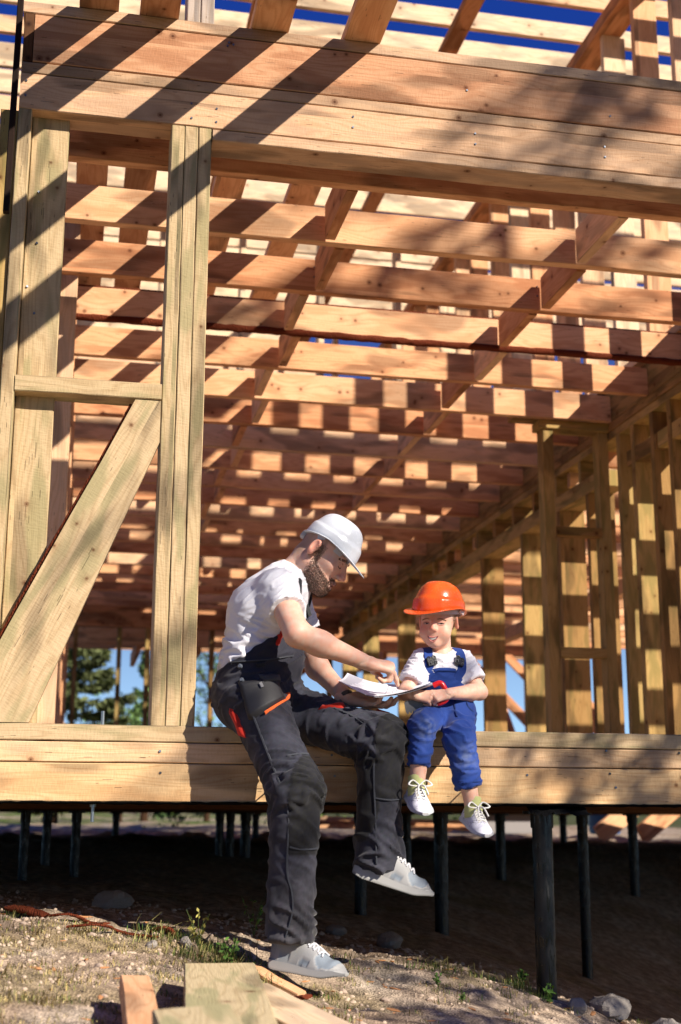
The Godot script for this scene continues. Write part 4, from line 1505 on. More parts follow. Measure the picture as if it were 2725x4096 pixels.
	for k in [0, ns]:
		var rim := []
		for r in 7: rim.append(k * 14 + r)
		for r in 7: rim.append(k * 14 + 13 - r)
		var f := so.v.size()
		var nn := Vector3(1 if k else -1, 0, 0)
		for q in rim: so.vert(so.v[q], nn, Vector2.ZERO, so.c[q])
		for q in range(1, 13): so.tri(f, f + q, f + q + 1)
	obj("sole", so.mesh(), M.leather, root)
	var lc := Soup.new()
	for k in 5:
		var u := 0.40 + 0.065 * k
		var q: Vector2 = prof.call(u)
		var q2: Vector2 = prof.call(u + 0.05)
		var hw := q.x * 0.50
		for e in [-1.0, 1.0]:
			var a := Vector3(u * l, q.y * 0.90 + 0.001, hw * e)
			var bb := Vector3((u + 0.05) * l, q2.y * 0.92 + 0.001, -hw * 0.9 * e)
			var mid := (a + bb) / 2
			mid.y = (q.y + q2.y) / 2 + 0.004
			lc.add(tube(spline([a, mid, bb], 5), [0.0032 if not kid else 0.0026], 6, true, lace))
	if kid:
		for e in [-1.0, 1.0]:
			var q: Vector2 = prof.call(0.4)
			var a := Vector3(0.42 * l, q.y + 0.004, 0)
			lc.add(tube(spline([a, a + Vector3(-0.01, 0.014, 0.022 * e), a + Vector3(0.006, 0.006, 0.040 * e), a + Vector3(0.014, 0.004, 0.018 * e), a], 6), [0.0034], 6, true, lace, Vector3.UP, 0.6))
			lc.add(tube(spline([a, a + Vector3(0.018, 0.006, 0.010 * e), a + Vector3(0.045, -0.012, 0.018 * e)], 6), [0.0028], 6, true, lace))
	obj("laces", lc.mesh(), M.shirt, root)
	var tg := tube(spline([Vector3(0.34 * l, 0.31 * l, 0), Vector3(0.46 * l, 0.255 * l, 0), Vector3(0.62 * l, 0.19 * l, 0)], 5), [w * 0.2, w * 0.2, w * 0.17], 8, true, upper.darkened(0.06))
	obj("tongue", tg.mesh(), M.leather, root)


# ---------------------------------------------------------------- the man and the boy
func build_people():
	var jobs := {}
	var skin := Color(0.64, 0.41, 0.315)
	var kskin := Color(0.70, 0.43, 0.325)
	var cloth := Color(0.035, 0.036, 0.051)
	var pad := Color(0.017, 0.017, 0.020)
	var white := Color(0.70, 0.70, 0.75)
	var navy := Color(0.018, 0.050, 0.235)

	# ================= the man: joints
	var R := Vector3(-0.39, 0, 0.92)
	var F := Vector3(0.92, 0, 0.39)
	var pel := Vector3(0.345, 0.105, 0.0)
	var wai := Vector3(0.360, 0.22, 0.0)
	var che := Vector3(0.388, 0.385, 0.0)
	var upp := Vector3(0.440, 0.475, -0.005)
	var nek := Vector3(0.490, 0.535, 0.0)
	var shR := Vector3(0.402, 0.452, 0.150)
	var shL := Vector3(0.500, 0.470, -0.150)
	var elR := Vector3(0.444, 0.280, 0.305)
	var wrR := Vector3(0.692, 0.203, 0.226)
	var elL := Vector3(0.600, 0.225, -0.165)
	var wrL := Vector3(0.676, 0.098, 0.014)
	var hipR := Vector3(0.335, 0.090, 0.090)
	var hipL := Vector3(0.395, 0.088, -0.085)
	var knR := Vector3(0.452, -0.217, 0.265)
	var anR := Vector3(0.438, -0.655, 0.246)
	var knL := Vector3(0.764, -0.046, 0.125)
	var anL := Vector3(0.752, -0.445, 0.125)
	var hp := deg_to_rad(36.0)
	var hy := deg_to_rad(20.0)
	var hF := Vector3(cos(hp) * cos(hy), -sin(hp), cos(hp) * sin(hy))
	var hU := Vector3(sin(hp) * cos(hy), cos(hp), sin(hp) * sin(hy))
	var hX := Transform3D(Basis(hF.cross(hU), hU, hF), Vector3(0.571, 0.604, 0.03))

	# one continuous body under the clothes
	var mb := []
	mb.append(cap(pel, wai, 0.100, 0.100, 0.03, R, 1.35))
	mb.append(cap(wai, che, 0.100, 0.105, 0.03, R, 1.4))
	mb.append(cap(che, upp, 0.105, 0.085, 0.03, R, 1.5))
	mb.append(cap(shR, shL, 0.045, 0.045, 0.03))
	mb.append(cap(upp, nek, 0.06, 0.055, 0.03))
	mb.append(cap(nek, hX * Vector3(0, -0.03, -0.03), 0.057, 0.056, 0.02))
	mb.append(cap(shR, elR, 0.052, 0.042, 0.03))
	mb.append(cap(elR, elR.lerp(wrR, 0.35), 0.041, 0.041, 0.02))
	mb.append(cap(elR.lerp(wrR, 0.3), wrR, 0.041, 0.0255, 0.02))
	mb.append(cap(shL, elL, 0.050, 0.042, 0.03))
	mb.append(cap(elL, wrL, 0.041, 0.026, 0.02))
	for q in [[hipR, knR, anR], [hipL, knL, anL]]:
		mb.append(cap(q[0], q[1], 0.075, 0.052, 0.03))
		mb.append(cap(q[1], q[2], 0.052, 0.028, 0.02))
		mb.append(cap(q[2], q[2] + Vector3(0.020, -0.050, -0.005), 0.026, 0.020, 0.02))
	var hairs := noise(71, 70.0, 2)
	var plainskin := func(p: Vector3, _n: Vector3) -> Color:
		var t := hairs.get_noise_3dv(p * 0.5)
		return skin.lerp(Color(skin.r * 1.05, skin.g * 0.84, skin.b * 0.78), clampf(0.4 + t, 0, 1))
	jobs.man_body = [mb, 0.009, null, plainskin]
	var mh := head_bones(hX, 1.0, false)
	mh.append(cap(hX * Vector3(0, -0.035, -0.032), nek + Vector3(-0.012, -0.03, 0), 0.055, 0.060, 0.03))
	mh.append(cap(hX * Vector3(0.052, -0.05, -0.02), nek + Vector3(0.045, 0.0, 0.04), 0.014, 0.012, 0.03))
	var bn := noise(72, 160.0, 2)
	var hinv := hX.affine_inverse()
	jobs.man_head = [mh, 0.0028, func(p, _n):
		var m := beard_at(hinv * p)
		return m * (0.0022 + 0.002 * bn.get_noise_3dv(p)), head_color(hX, 1.0, false, skin)]
	var hD := Vector3(0.97, -0.12, -0.20).normalized()
	var hN := Vector3(0.12, 0.90, 0.42)
	hN = (hN - hD * hN.dot(hD)).normalized()
	jobs.man_hand = [hand_bones(wrR, hD, hN, hN.cross(hD), 1.0, [[0.72, 0.18, 0.08, 0.04], [1.30, 1.45, 0.7], [1.42, 1.5, 0.7], [1.48, 1.4, 0.7, -0.1]], [0.35, 0.75, -0.65, -0.3, 0.85, -0.35]), 0.003, null, plainskin]
	var gD := Vector3(0.80, -0.20, 0.56).normalized()
	var gN := Vector3(0.05, -0.95, -0.30)
	gN = (gN - gD * gN.dot(gD)).normalized()
	jobs.man_hand_left = [hand_bones(wrL, gD, gN, gD.cross(gN), 1.0, [[0.05, 0.40, 0.35], [0.08, 0.45, 0.4], [0.10, 0.5, 0.4], [0.15, 0.55, 0.4]], [0.65, 0.75, 0.0, 0.3, 0.9, 0.05]), 0.003, null, plainskin]

	# shirt
	var ts := []
	ts.append(cap(pel, wai, 0.116, 0.120, 0.03, R, 1.28))
	ts.append(cap(wai, che, 0.118, 0.126, 0.03, R, 1.34))
	ts.append(cap(che, upp, 0.126, 0.096, 0.04, R, 1.45))
	ts.append(cap(shR, shL, 0.060, 0.060, 0.04))
	ts.append(cap(upp, nek + Vector3(-0.01, -0.01, 0), 0.075, 0.068, 0.03))
	ts.append(cut(shR, shR.lerp(elR, 0.50), 0.066, 0.064, 0.035))
	ts.append(cut(shL, shL.lerp(elL, 0.48), 0.064, 0.064, 0.035))
	ts.append(cap(nek + Vector3(0.016, 0.022, 0.0), hX.origin, 0.066, 0.072, 0.012, Vector3.ZERO, 1.0, true))
	var fold := noise(81, 1.0, 1)
	jobs.man_shirt = [ts, 0.005, func(p: Vector3, _n: Vector3) -> float:
		var low := smoothstep(0.40, 0.26, p.y)
		var r := crease(fold.get_noise_3d(p.dot(F) * 7.0, (p.y + 0.30 * p.dot(F)) * 24.0, p.dot(R) * 8.0))
		var r2 := crease(fold.get_noise_3d((p.x + p.y) * 7.0 + 50.0, (p.y - 0.9 * p.x) * 20.0, p.z * 7.0))
		return 0.011 * low * r + 0.0028 * r2 * (1.0 - 0.4 * low) - 0.002, func(_p, _n): return white]

	# overalls: the bib part, cut along a slanting edge, and the legs
	var ov := []
	ov.append(cap(pel + Vector3(-0.01, -0.005, 0), wai, 0.122, 0.128, 0.03, R, 1.28))
	ov.append(cap(wai, che, 0.128, 0.134, 0.03, R, 1.33))
	ov.append(cap(wai + F * 0.045, che + F * 0.03, 0.115, 0.11, 0.03, R, 1.15))
	ov.append(half(Vector3(-0.62, 1.0, 0.0), Vector3(0.25, 0.205, 0.1)))
	ov.append(cap(pel + Vector3(-0.012, -0.0, 0), pel + Vector3(0.03, 0.01, 0), 0.124, 0.12, 0.03, R, 1.25))
	var legs := []
	legs.append(cap(hipR, knR, 0.102, 0.079, 0.05))
	legs.append(cap(knR, knR.lerp(anR, 0.3), 0.078, 0.076, 0.03))
	legs.append(cut(knR.lerp(anR, 0.2), anR + Vector3(0.0, -0.008, -0.006), 0.076, 0.078, 0.02))
	legs.append(cap(hipL, knL, 0.098, 0.077, 0.05))
	legs.append(cap(knL, knL.lerp(anL, 0.3), 0.077, 0.070, 0.03))
	legs.append(cut(knL.lerp(anL, 0.2), anL + Vector3(0.0, -0.022, 0), 0.070, 0.082, 0.02))
	ov.append_array(legs)
	var wr := noise(82, 1.0, 1)
	var leg_fold := func(p: Vector3, _n: Vector3) -> float:
		var o := 0.0
		for q in [[hipR, knR, anR], [hipL, knL, anL]]:
			for e in 2:
				var a: Vector3 = q[e]
				var ab: Vector3 = q[e + 1] - a
				var t := (p - a).dot(ab) / ab.length_squared()
				var away := (p - a - ab * clampf(t, 0, 1)).length()
				if t < -0.25 or t > 1.15 or away > 0.14: continue
				var w := smoothstep(0.135, 0.10, away)
				var env := 0.45
				if e == 0: env += 0.9 * smoothstep(0.55, 1.0, t) + 0.8 * smoothstep(0.25, -0.1, t)
				else: env += 1.0 * smoothstep(0.35, 0.0, t) + 1.1 * smoothstep(0.55, 1.0, t)
				var along := ab.normalized()
				var across := Vector3(p.dot(along.cross(R)), t * ab.length(), p.dot(R))
				var r := crease(wr.get_noise_3d(across.x * 5.0, (across.y + 0.6 * across.z + 0.3 * across.x) * 15.0, across.z * 5.0 + 20.0 * e))
				o = maxf(o, w * env * 0.010 * r)
		return o - 0.003
	var pad_at := func(p: Vector3) -> bool:
		for q in [[knR, anR, Vector3(0.80, 0.1, 0.6), -0.165, -0.105], [knL, anL, Vector3(0.72, 0.35, 0.6), -0.15, 0.14]]:
			var k: Vector3 = q[0]
			if (p - k).length() > 0.30: continue
			var along: Vector3 = (q[1] - k).normalized()
			var t := (p - k).dot(along)
			var d := p - k - along * t
			if t > -0.20 and t < 0.19 and d.dot(q[2]) > 0.02 and p.y < k.y + (0.105 if k == knL else 0.135) and p.y > k.y - 0.205: return true
		return false
	jobs.man_overalls = [ov, 0.006, func(p: Vector3, n: Vector3) -> float:
		return leg_fold.call(p, n) + (0.003 if pad_at.call(p) else 0.0) + (0.006 * crease(wr.get_noise_3d(p.x * 7.0, (p.y - 0.5 * p.x) * 24.0, p.z * 7.0)) if p.y > 0.05 else 0.0), func(p: Vector3, _n: Vector3) -> Color:
		var d := 0.82 + 0.45 * hairs.get_noise_3dv(p * 0.12) + 0.25 * hairs.get_noise_3dv(p * 0.9)
		if pad_at.call(p): return pad * d
		if p.y > 0.15: return cloth.lerp(pad, 0.45)
		return cloth.lerp(Color(0.16, 0.14, 0.125), 0.22 * smoothstep(-0.35, -0.68, p.y) * clampf(d, 0, 1)) * d]

	# ================= the boy
	var kR := Vector3(-0.985, 0, -0.17)
	var kF := Vector3(-0.17, 0, 0.985)
	var kpel := Vector3(1.020, 0.075, 0.0)
	var kche := Vector3(1.012, 0.195, 0.005)
	var kupp := Vector3(1.012, 0.240, 0.005)
	var knek := Vector3(1.010, 0.268, 0.010)
	var kshR := Vector3(0.938, 0.238, 0.015)
	var kshL := Vector3(1.090, 0.242, 0.005)
	var kelR := Vector3(0.868, 0.125, 0.055)
	var kelL := Vector3(1.138, 0.132, 0.045)
	var kwrR := Vector3(0.872, 0.112, 0.125)
	kwrR = Vector3(0.880, 0.108, 0.140)
	var kwrL := Vector3(0.992, 0.114, 0.150)
	var khR := Vector3(0.972, 0.062, 0.035)
	var khL := Vector3(1.062, 0.062, 0.035)
	var kkR := Vector3(0.896, 0.002, 0.175)
	var kkL := Vector3(1.020, -0.040, 0.180)
	var kaR := Vector3(0.870, -0.198, 0.185)
	var kaL := Vector3(1.062, -0.268, 0.190)
	var yaw := deg_to_rad(30.0)
	var kp := deg_to_rad(7.0)
	var khF := Vector3(-sin(yaw) * cos(kp), -sin(kp), cos(yaw) * cos(kp))
	var khU := (Vector3(0.07, 1, 0) - khF * Vector3(0.07, 1, 0).dot(khF)).normalized()
	var ks := 0.80
	var kX := Transform3D(Basis(khF.cross(khU), khU, khF), Vector3(0.996, 0.370, 0.03))
	var kb := []
	kb.append(cap(kpel, kche, 0.055, 0.055, 0.03, kR, 1.2))
	kb.append(cap(kche, kupp, 0.055, 0.045, 0.02, kR, 1.3))
	kb.append(cap(kshR, kshL, 0.026, 0.026, 0.02))
	kb.append(cap(kupp, kX * Vector3(0, -0.04, -0.02), 0.036, 0.036, 0.02))
	kb.append(cap(kshR, kelR, 0.029, 0.027, 0.02))
	kb.append(cap(kelR, kwrR, 0.027, 0.0185, 0.012))
	kb.append(cap(kshL, kelL, 0.029, 0.028, 0.02))
	kb.append(cap(kelL, kelL.lerp(kwrL, 0.3), 0.028, 0.0285, 0.012))
	kb.append(cap(kelL.lerp(kwrL, 0.3), kwrL, 0.0285, 0.019, 0.012))
	for q in [[khR, kkR, kaR], [khL, kkL, kaL]]:
		kb.append(cap(q[0], q[1], 0.045, 0.034, 0.02))
		kb.append(cap(q[1], q[1].lerp(q[2], 0.45), 0.033, 0.034, 0.02))
		kb.append(cap(q[1].lerp(q[2], 0.4), q[2], 0.034, 0.024, 0.02))
		kb.append(cap(q[2], q[2] + Vector3(0, -0.04, 0.02), 0.023, 0.02, 0.02))
	var kplain := func(p: Vector3, _n: Vector3) -> Color:
		var t := hairs.get_noise_3dv(p)
		return kskin.lerp(Color(kskin.r * 1.02, kskin.g * 0.85, kskin.b * 0.80), clampf(0.3 + t, 0, 1))
	jobs.boy_body = [kb, 0.0065, null, kplain]
	var kh := head_bones(kX, ks, true)
	kh.append(cap(kX * Vector3(0, -0.03, -0.02), knek + Vector3(0, -0.02, -0.01), 0.038, 0.040, 0.02))
	jobs.boy_head = [kh, 0.0026, null, head_color(kX, ks, true, kskin)]
	var lD := Vector3(-0.93, -0.18, 0.15).normalized()
	var lN := Vector3(0.0, 0.55, 0.83)
	lN = (lN - lD * lN.dot(lD)).normalized()
	jobs.boy_hand_left = [hand_bones(kwrL, lD, lN, lD.cross(lN), 0.60, [[0.9, 1.5, 0.9], [1.0, 1.5, 0.9], [1.1, 1.5, 0.9], [1.2, 1.4, 0.9]], [0.25, 0.8, -0.5, -0.3, 0.7, -0.6]), 0.0022, null, kplain]
	var rD := Vector3(0.88, -0.12, 0.32).normalized()
	var rN := Vector3(-0.15, 0.45, 0.85)
	rN = (rN - rD * rN.dot(rD)).normalized()
	jobs.boy_hand_right = [hand_bones(kwrR, rD, rN, rN.cross(rD), 0.60, [[0.9, 1.5, 0.9], [1.0, 1.5, 0.9], [1.1, 1.5, 0.9], [1.2, 1.4, 0.9]], [0.25, 0.8, -0.5, -0.3, 0.7, -0.6]), 0.0022, null, kplain]
	var kt := []
	kt.append(cap(kpel, kche, 0.064, 0.066, 0.03, kR, 1.16))
	kt.append(cap(kche, kupp, 0.066, 0.050, 0.02, kR, 1.28))
	kt.append(cap(kshR, kshL, 0.034, 0.034, 0.03))
	kt.append(cap(kupp, knek + Vector3(0, -0.012, 0), 0.05, 0.044, 0.02))
	kt.append(cut(kshR, kshR.lerp(kelR, 0.66), 0.041, 0.044, 0.02))
	kt.append(cut(kshL, kshL.lerp(kelL, 0.66), 0.041, 0.045, 0.02))
	kt.append(cap(knek + Vector3(-0.004, 0.018, 0.012), kX.origin, 0.040, 0.05, 0.008, Vector3.ZERO, 1.0, true))
	jobs.boy_shirt = [kt, 0.0045, func(p: Vector3, _n: Vector3) -> float:
		return 0.0042 * crease(fold.get_noise_3d(p.x * 14.0, (p.y - 0.5 * absf(p.x - 1.01)) * 34.0, p.z * 14.0)), func(_p, _n): return Color(0.68, 0.665, 0.72)]
	var ko := []
	ko.append(cap(kpel + Vector3(0, 0.0, -0.005), kche + Vector3(0, -0.03, 0), 0.072, 0.070, 0.02, kR, 1.22))
	ko.append(cap(kche + kF * 0.022 + Vector3(0, -0.03, 0), kche + kF * 0.024 + Vector3(0, 0.0, 0), 0.056, 0.054, 0.01, kR, 1.12))
	ko.append(half(Vector3(0, 1, 0.0), kche + Vector3(0, 0.016, 0)))
	ko.append(half(Vector3(0, 0.55, -1.0), kche + Vector3(0, -0.03, -0.02), 0.01))
	ko.append(cap(kpel + Vector3(0, 0.0, -0.01), kpel + Vector3(0, 0.03, 0), 0.075, 0.072, 0.02, kR, 1.22))
	ko.append(cap(khR, kkR, 0.060, 0.045, 0.03))
	ko.append(cut(kkR, kkR.lerp(kaR, 0.66), 0.044, 0.036, 0.02))
	ko.append(cap(khL, kkL, 0.061, 0.050, 0.03))
	ko.append(cut(kkL, kkL.lerp(kaL, 0.70), 0.049, 0.045, 0.02))
	var dust := noise(91, 40.0, 3)
	jobs.boy_overalls = [ko, 0.0050, func(p: Vector3, _n: Vector3) -> float:
		return 0.0055 * crease(wr.get_noise_3d(p.x * 11.0, (p.y + 0.5 * p.z) * 24.0, p.z * 11.0)) * (1.0 if p.y < 0.06 else 0.4), func(p: Vector3, _n: Vector3) -> Color:
		var d := 0.0
		for k in [kkR + Vector3(0, -0.01, 0.05), kkL + Vector3(0.01, -0.06, 0.04)]:
			d = maxf(d, exp(-(p - k).length_squared() / 0.0016) * clampf(0.45 + dust.get_noise_3dv(p), 0, 1))
		return navy.lerp(Color(0.20, 0.24, 0.36), d * 0.55)]

	var G := sculpt_all(jobs)

	# ================= assemble the man
	var man := thing("person", "man in white hard hat and dark overalls sitting on the sill, pointing at a plan", "person", Vector3.ZERO)
	var body: Soup = G.man_body
	for k in ["man_head", "man_hand", "man_hand_left"]: body.add(G[k])
	obj("body", body.mesh(), M.skin, man)
	var bo := obj("beard", beard_hair(G.man_head, hX).mesh(), M.hair, man)
	var brow := Soup.new()
	for e in [-1, 1]:
		var onm := func(x, y, lift) -> Vector3: return drop_on(mh, hX * Vector3(x, y, 0.15), -hF) + hF * lift
		var bl := []
		for q in 8: bl.append(hinv * onm.call((0.012 + 0.0056 * q) * e, 0.0205 + 0.0060 * sin(q * 0.40) - 0.0006 * q, 0.0018))
		hair_strip(brow, hX, bl, 0.0075, 150, Color(0.085, 0.050, 0.034), 0.008)
		var lash := []
		for q in 7: lash.append(onm.call((0.0185 + 0.0043 * q) * e, -0.0030 - 0.0035 * sin(q * PI / 6.0), 0.0007))
		brow.add(tube(lash, [0.0011], 5, true, Color(0.035, 0.02, 0.016)))
		brow.add(tube(spline([onm.call(0.018 * e, 0.0105, 0.0), onm.call(0.031 * e, 0.0135, 0.0), onm.call(0.046 * e, 0.009, 0.0)], 4), [0.0007], 5, true, Color(0.26, 0.11, 0.08)))
	obj("eyebrows", brow.mesh(), M.hair, man)
	obj("teeth", tube([hX * Vector3(-0.012, -0.0695, 0.091), hX * Vector3(0, -0.0685, 0.0955), hX * Vector3(0.012, -0.0695, 0.091)], [0.0028], 6, true, Color(0.62, 0.55, 0.46)).mesh(), M.plastic_matt, man)
	obj("t_shirt", (G.man_shirt as Soup).mesh(), M.shirt, man)
	obj("overalls", (G.man_overalls as Soup).mesh(), M.twill, man)
	man_trim(man, ov, ts, cloth, pad, R, F, [hipR, knR, anR, hipL, knL, anL, pel, wai, che, upp, nek, shR, wrL, elL])
	helmet(Transform3D(hX.basis.rotated(hX.basis.x.normalized(), 0.02), hX * Vector3(0, 0.013, 0.016)), 0.825, man, M.plastic, Color(0.56, 0.59, 0.65), Color(0.50, 0.49, 0.50))
	var sx := Vector3(0.785, -0.085, 0.61).normalized()
	var sz := sx.cross(Vector3.UP).normalized()
	shoe("shoe", man, Transform3D(Basis(sx, sz.cross(sx), sz), Vector3(0.392, -0.757, 0.195)), 0.262, 0.100, Color(0.31, 0.31, 0.31), Color(0.21, 0.245, 0.285), Color(0.36, 0.36, 0.35), Color(0.55, 0.55, 0.58), false)
	sx = Vector3(0.925, -0.29, 0.25).normalized()
	sz = sx.cross(Vector3(0.05, 1, 0.10)).normalized()
	shoe("shoe", man, Transform3D(Basis(sx, sz.cross(sx), sz), Vector3(0.668, -0.478, 0.115)), 0.272, 0.098, Color(0.31, 0.31, 0.31), Color(0.21, 0.245, 0.285), Color(0.36, 0.36, 0.35), Color(0.55, 0.55, 0.58), false)

	# ================= assemble the boy
	var boy := thing("person", "small smiling boy in orange-red hard hat and blue overalls sitting beside the man", "person", Vector3.ZERO)
	body = G.boy_body
	for k in ["boy_head", "boy_hand_left", "boy_hand_right"]: body.add(G[k])
	obj("body", body.mesh(), M.skin, boy)
	obj("t_shirt", (G.boy_shirt as Soup).mesh(), M.shirt, boy)
	obj("overalls", (G.boy_overalls as Soup).mesh(), M.twill, boy)
	boy_trim(boy, kX, ks, kh, ko, kt, kR, kF, kche, kupp, navy, [kshR, kshL, kkR, kaR, kkL, kaL, kpel])
	helmet(Transform3D(kX.basis.rotated(kX.basis.x.normalized(), 0.07).rotated(kX.basis.y.normalized(), -0.30), kX * (Vector3(0, 0.021, 0.0) * ks)), ks * 1.03, boy, M.plastic, Color(0.88, 0.115, 0.016), Color(0.70, 0.55, 0.53), 0.158)
	for q in [[kaR, Vector3(0.06, -0.42, 0.90)], [kaL, Vector3(0.20, -0.40, 0.89)]]:
		var x: Vector3 = q[1].normalized()
		var z := x.cross(Vector3.UP).normalized()
		var y := z.cross(x)
		shoe("shoe", boy, Transform3D(Basis(x, y, z), q[0] - x * 0.036 - y * 0.052), 0.150, 0.066, Color(0.72, 0.72, 0.78), Color(0.72, 0.72, 0.78), Color(0.66, 0.67, 0.70), Color(0.76, 0.74, 0.70), true)
		obj("sock", tube(spline([q[0] + Vector3(0, 0.034, -0.004), q[0] + Vector3(0, 0.026, -0.002), q[0] + Vector3(0, 0.012, 0), q[0] + Vector3(0, -0.03, 0.006)], 4), [0.0275, 0.0285, 0.028, 0.0285, 0.0275, 0.0285, 0.0285, 0.0295, 0.029, 0.03, 0.031], 20, false, Color(0.50, 0.52, 0.22)).mesh(), M.shirt, boy)
	build_held()


# a fold of cloth: a rounded ridge along the noise's zero line
func crease(n: float) -> float:
	var r := maxf(0.0, 1.0 - 2.6 * absf(n))
	return r * r * (3.0 - 2.0 * r)


func hair_strip(s: Soup, X: Transform3D, line: Array, width: float, count: int, col: Color, length: float):
	var r := RandomNumberGenerator.new()
	r.seed = 5
	var pts := spline(line, 8)
	for k in count:
		var u := r.randf() * (pts.size() - 1.001)
		var p: Vector3 = pts[int(u)].lerp(pts[int(u) + 1], u - int(u)) + Vector3(0, r.randf_range(-0.5, 0.5) * width, 0)
		var along: Vector3 = (pts[int(u) + 1] - pts[int(u)]).normalized()
		leaf_soup(s, X * p, X.basis * (along + Vector3(0, 0.3, 0.35)).normalized(), length, 0.0006, col, X.basis * Vector3(0, 0.2, 1))


# where a beard grows, in the head's frame
func beard_at(q: Vector3) -> float:
	var ax := absf(q.x)
	var m := smoothstep(0.0, 0.010, (-0.026 - 0.42 * (q.z - 0.012)) - q.y) * smoothstep(-0.004, 0.012, q.z) * smoothstep(-0.134, -0.116, q.y - 0.35 * minf(q.z - 0.03, 0.0))
	m = maxf(m, smoothstep(0.045, 0.055, ax) * smoothstep(-0.006, 0.004, q.z) * smoothstep(0.030, 0.018, q.z) * smoothstep(0.035, 0.015, q.y) * smoothstep(-0.05, -0.03, q.y))
	m = maxf(m, smoothstep(0.034, 0.026, ax) * smoothstep(-0.045, -0.049, q.y) * smoothstep(-0.066, -0.062, q.y) * smoothstep(0.078, 0.085, q.z))
	var l := Vector2(q.x / 0.024, (q.y + 0.0715) / 0.0115).length()
	if q.z > 0.08: m *= smoothstep(0.85, 1.1, l)
	return m


func beard_hair(b: Soup, X: Transform3D) -> Soup:
	var r := RandomNumberGenerator.new()
	r.seed = 9
	var s := Soup.new()
	var inv := X.affine_inverse()
	for k in b.v.size():
		var m := beard_at(inv * b.v[k])
		if m < 0.15: continue
		for j in 4:
			if r.randf() > m: continue
			var n := b.n[k]
			var d := (n * 0.7 + X.basis * Vector3(0, -0.8, 0.15) + rdir(r) * 0.5).normalized()
			var c := Color(0.058, 0.036, 0.027) * r.randf_range(0.6, 1.5)
			if r.randf() < 0.14: c = Color(0.26, 0.19, 0.14)
			leaf_soup(s, b.v[k] + rdir(r) * 0.002 - n * 0.001, d, r.randf_range(0.0025, 0.0055), 0.0006, c, (n + rdir(r) * 0.3).normalized())
	return s


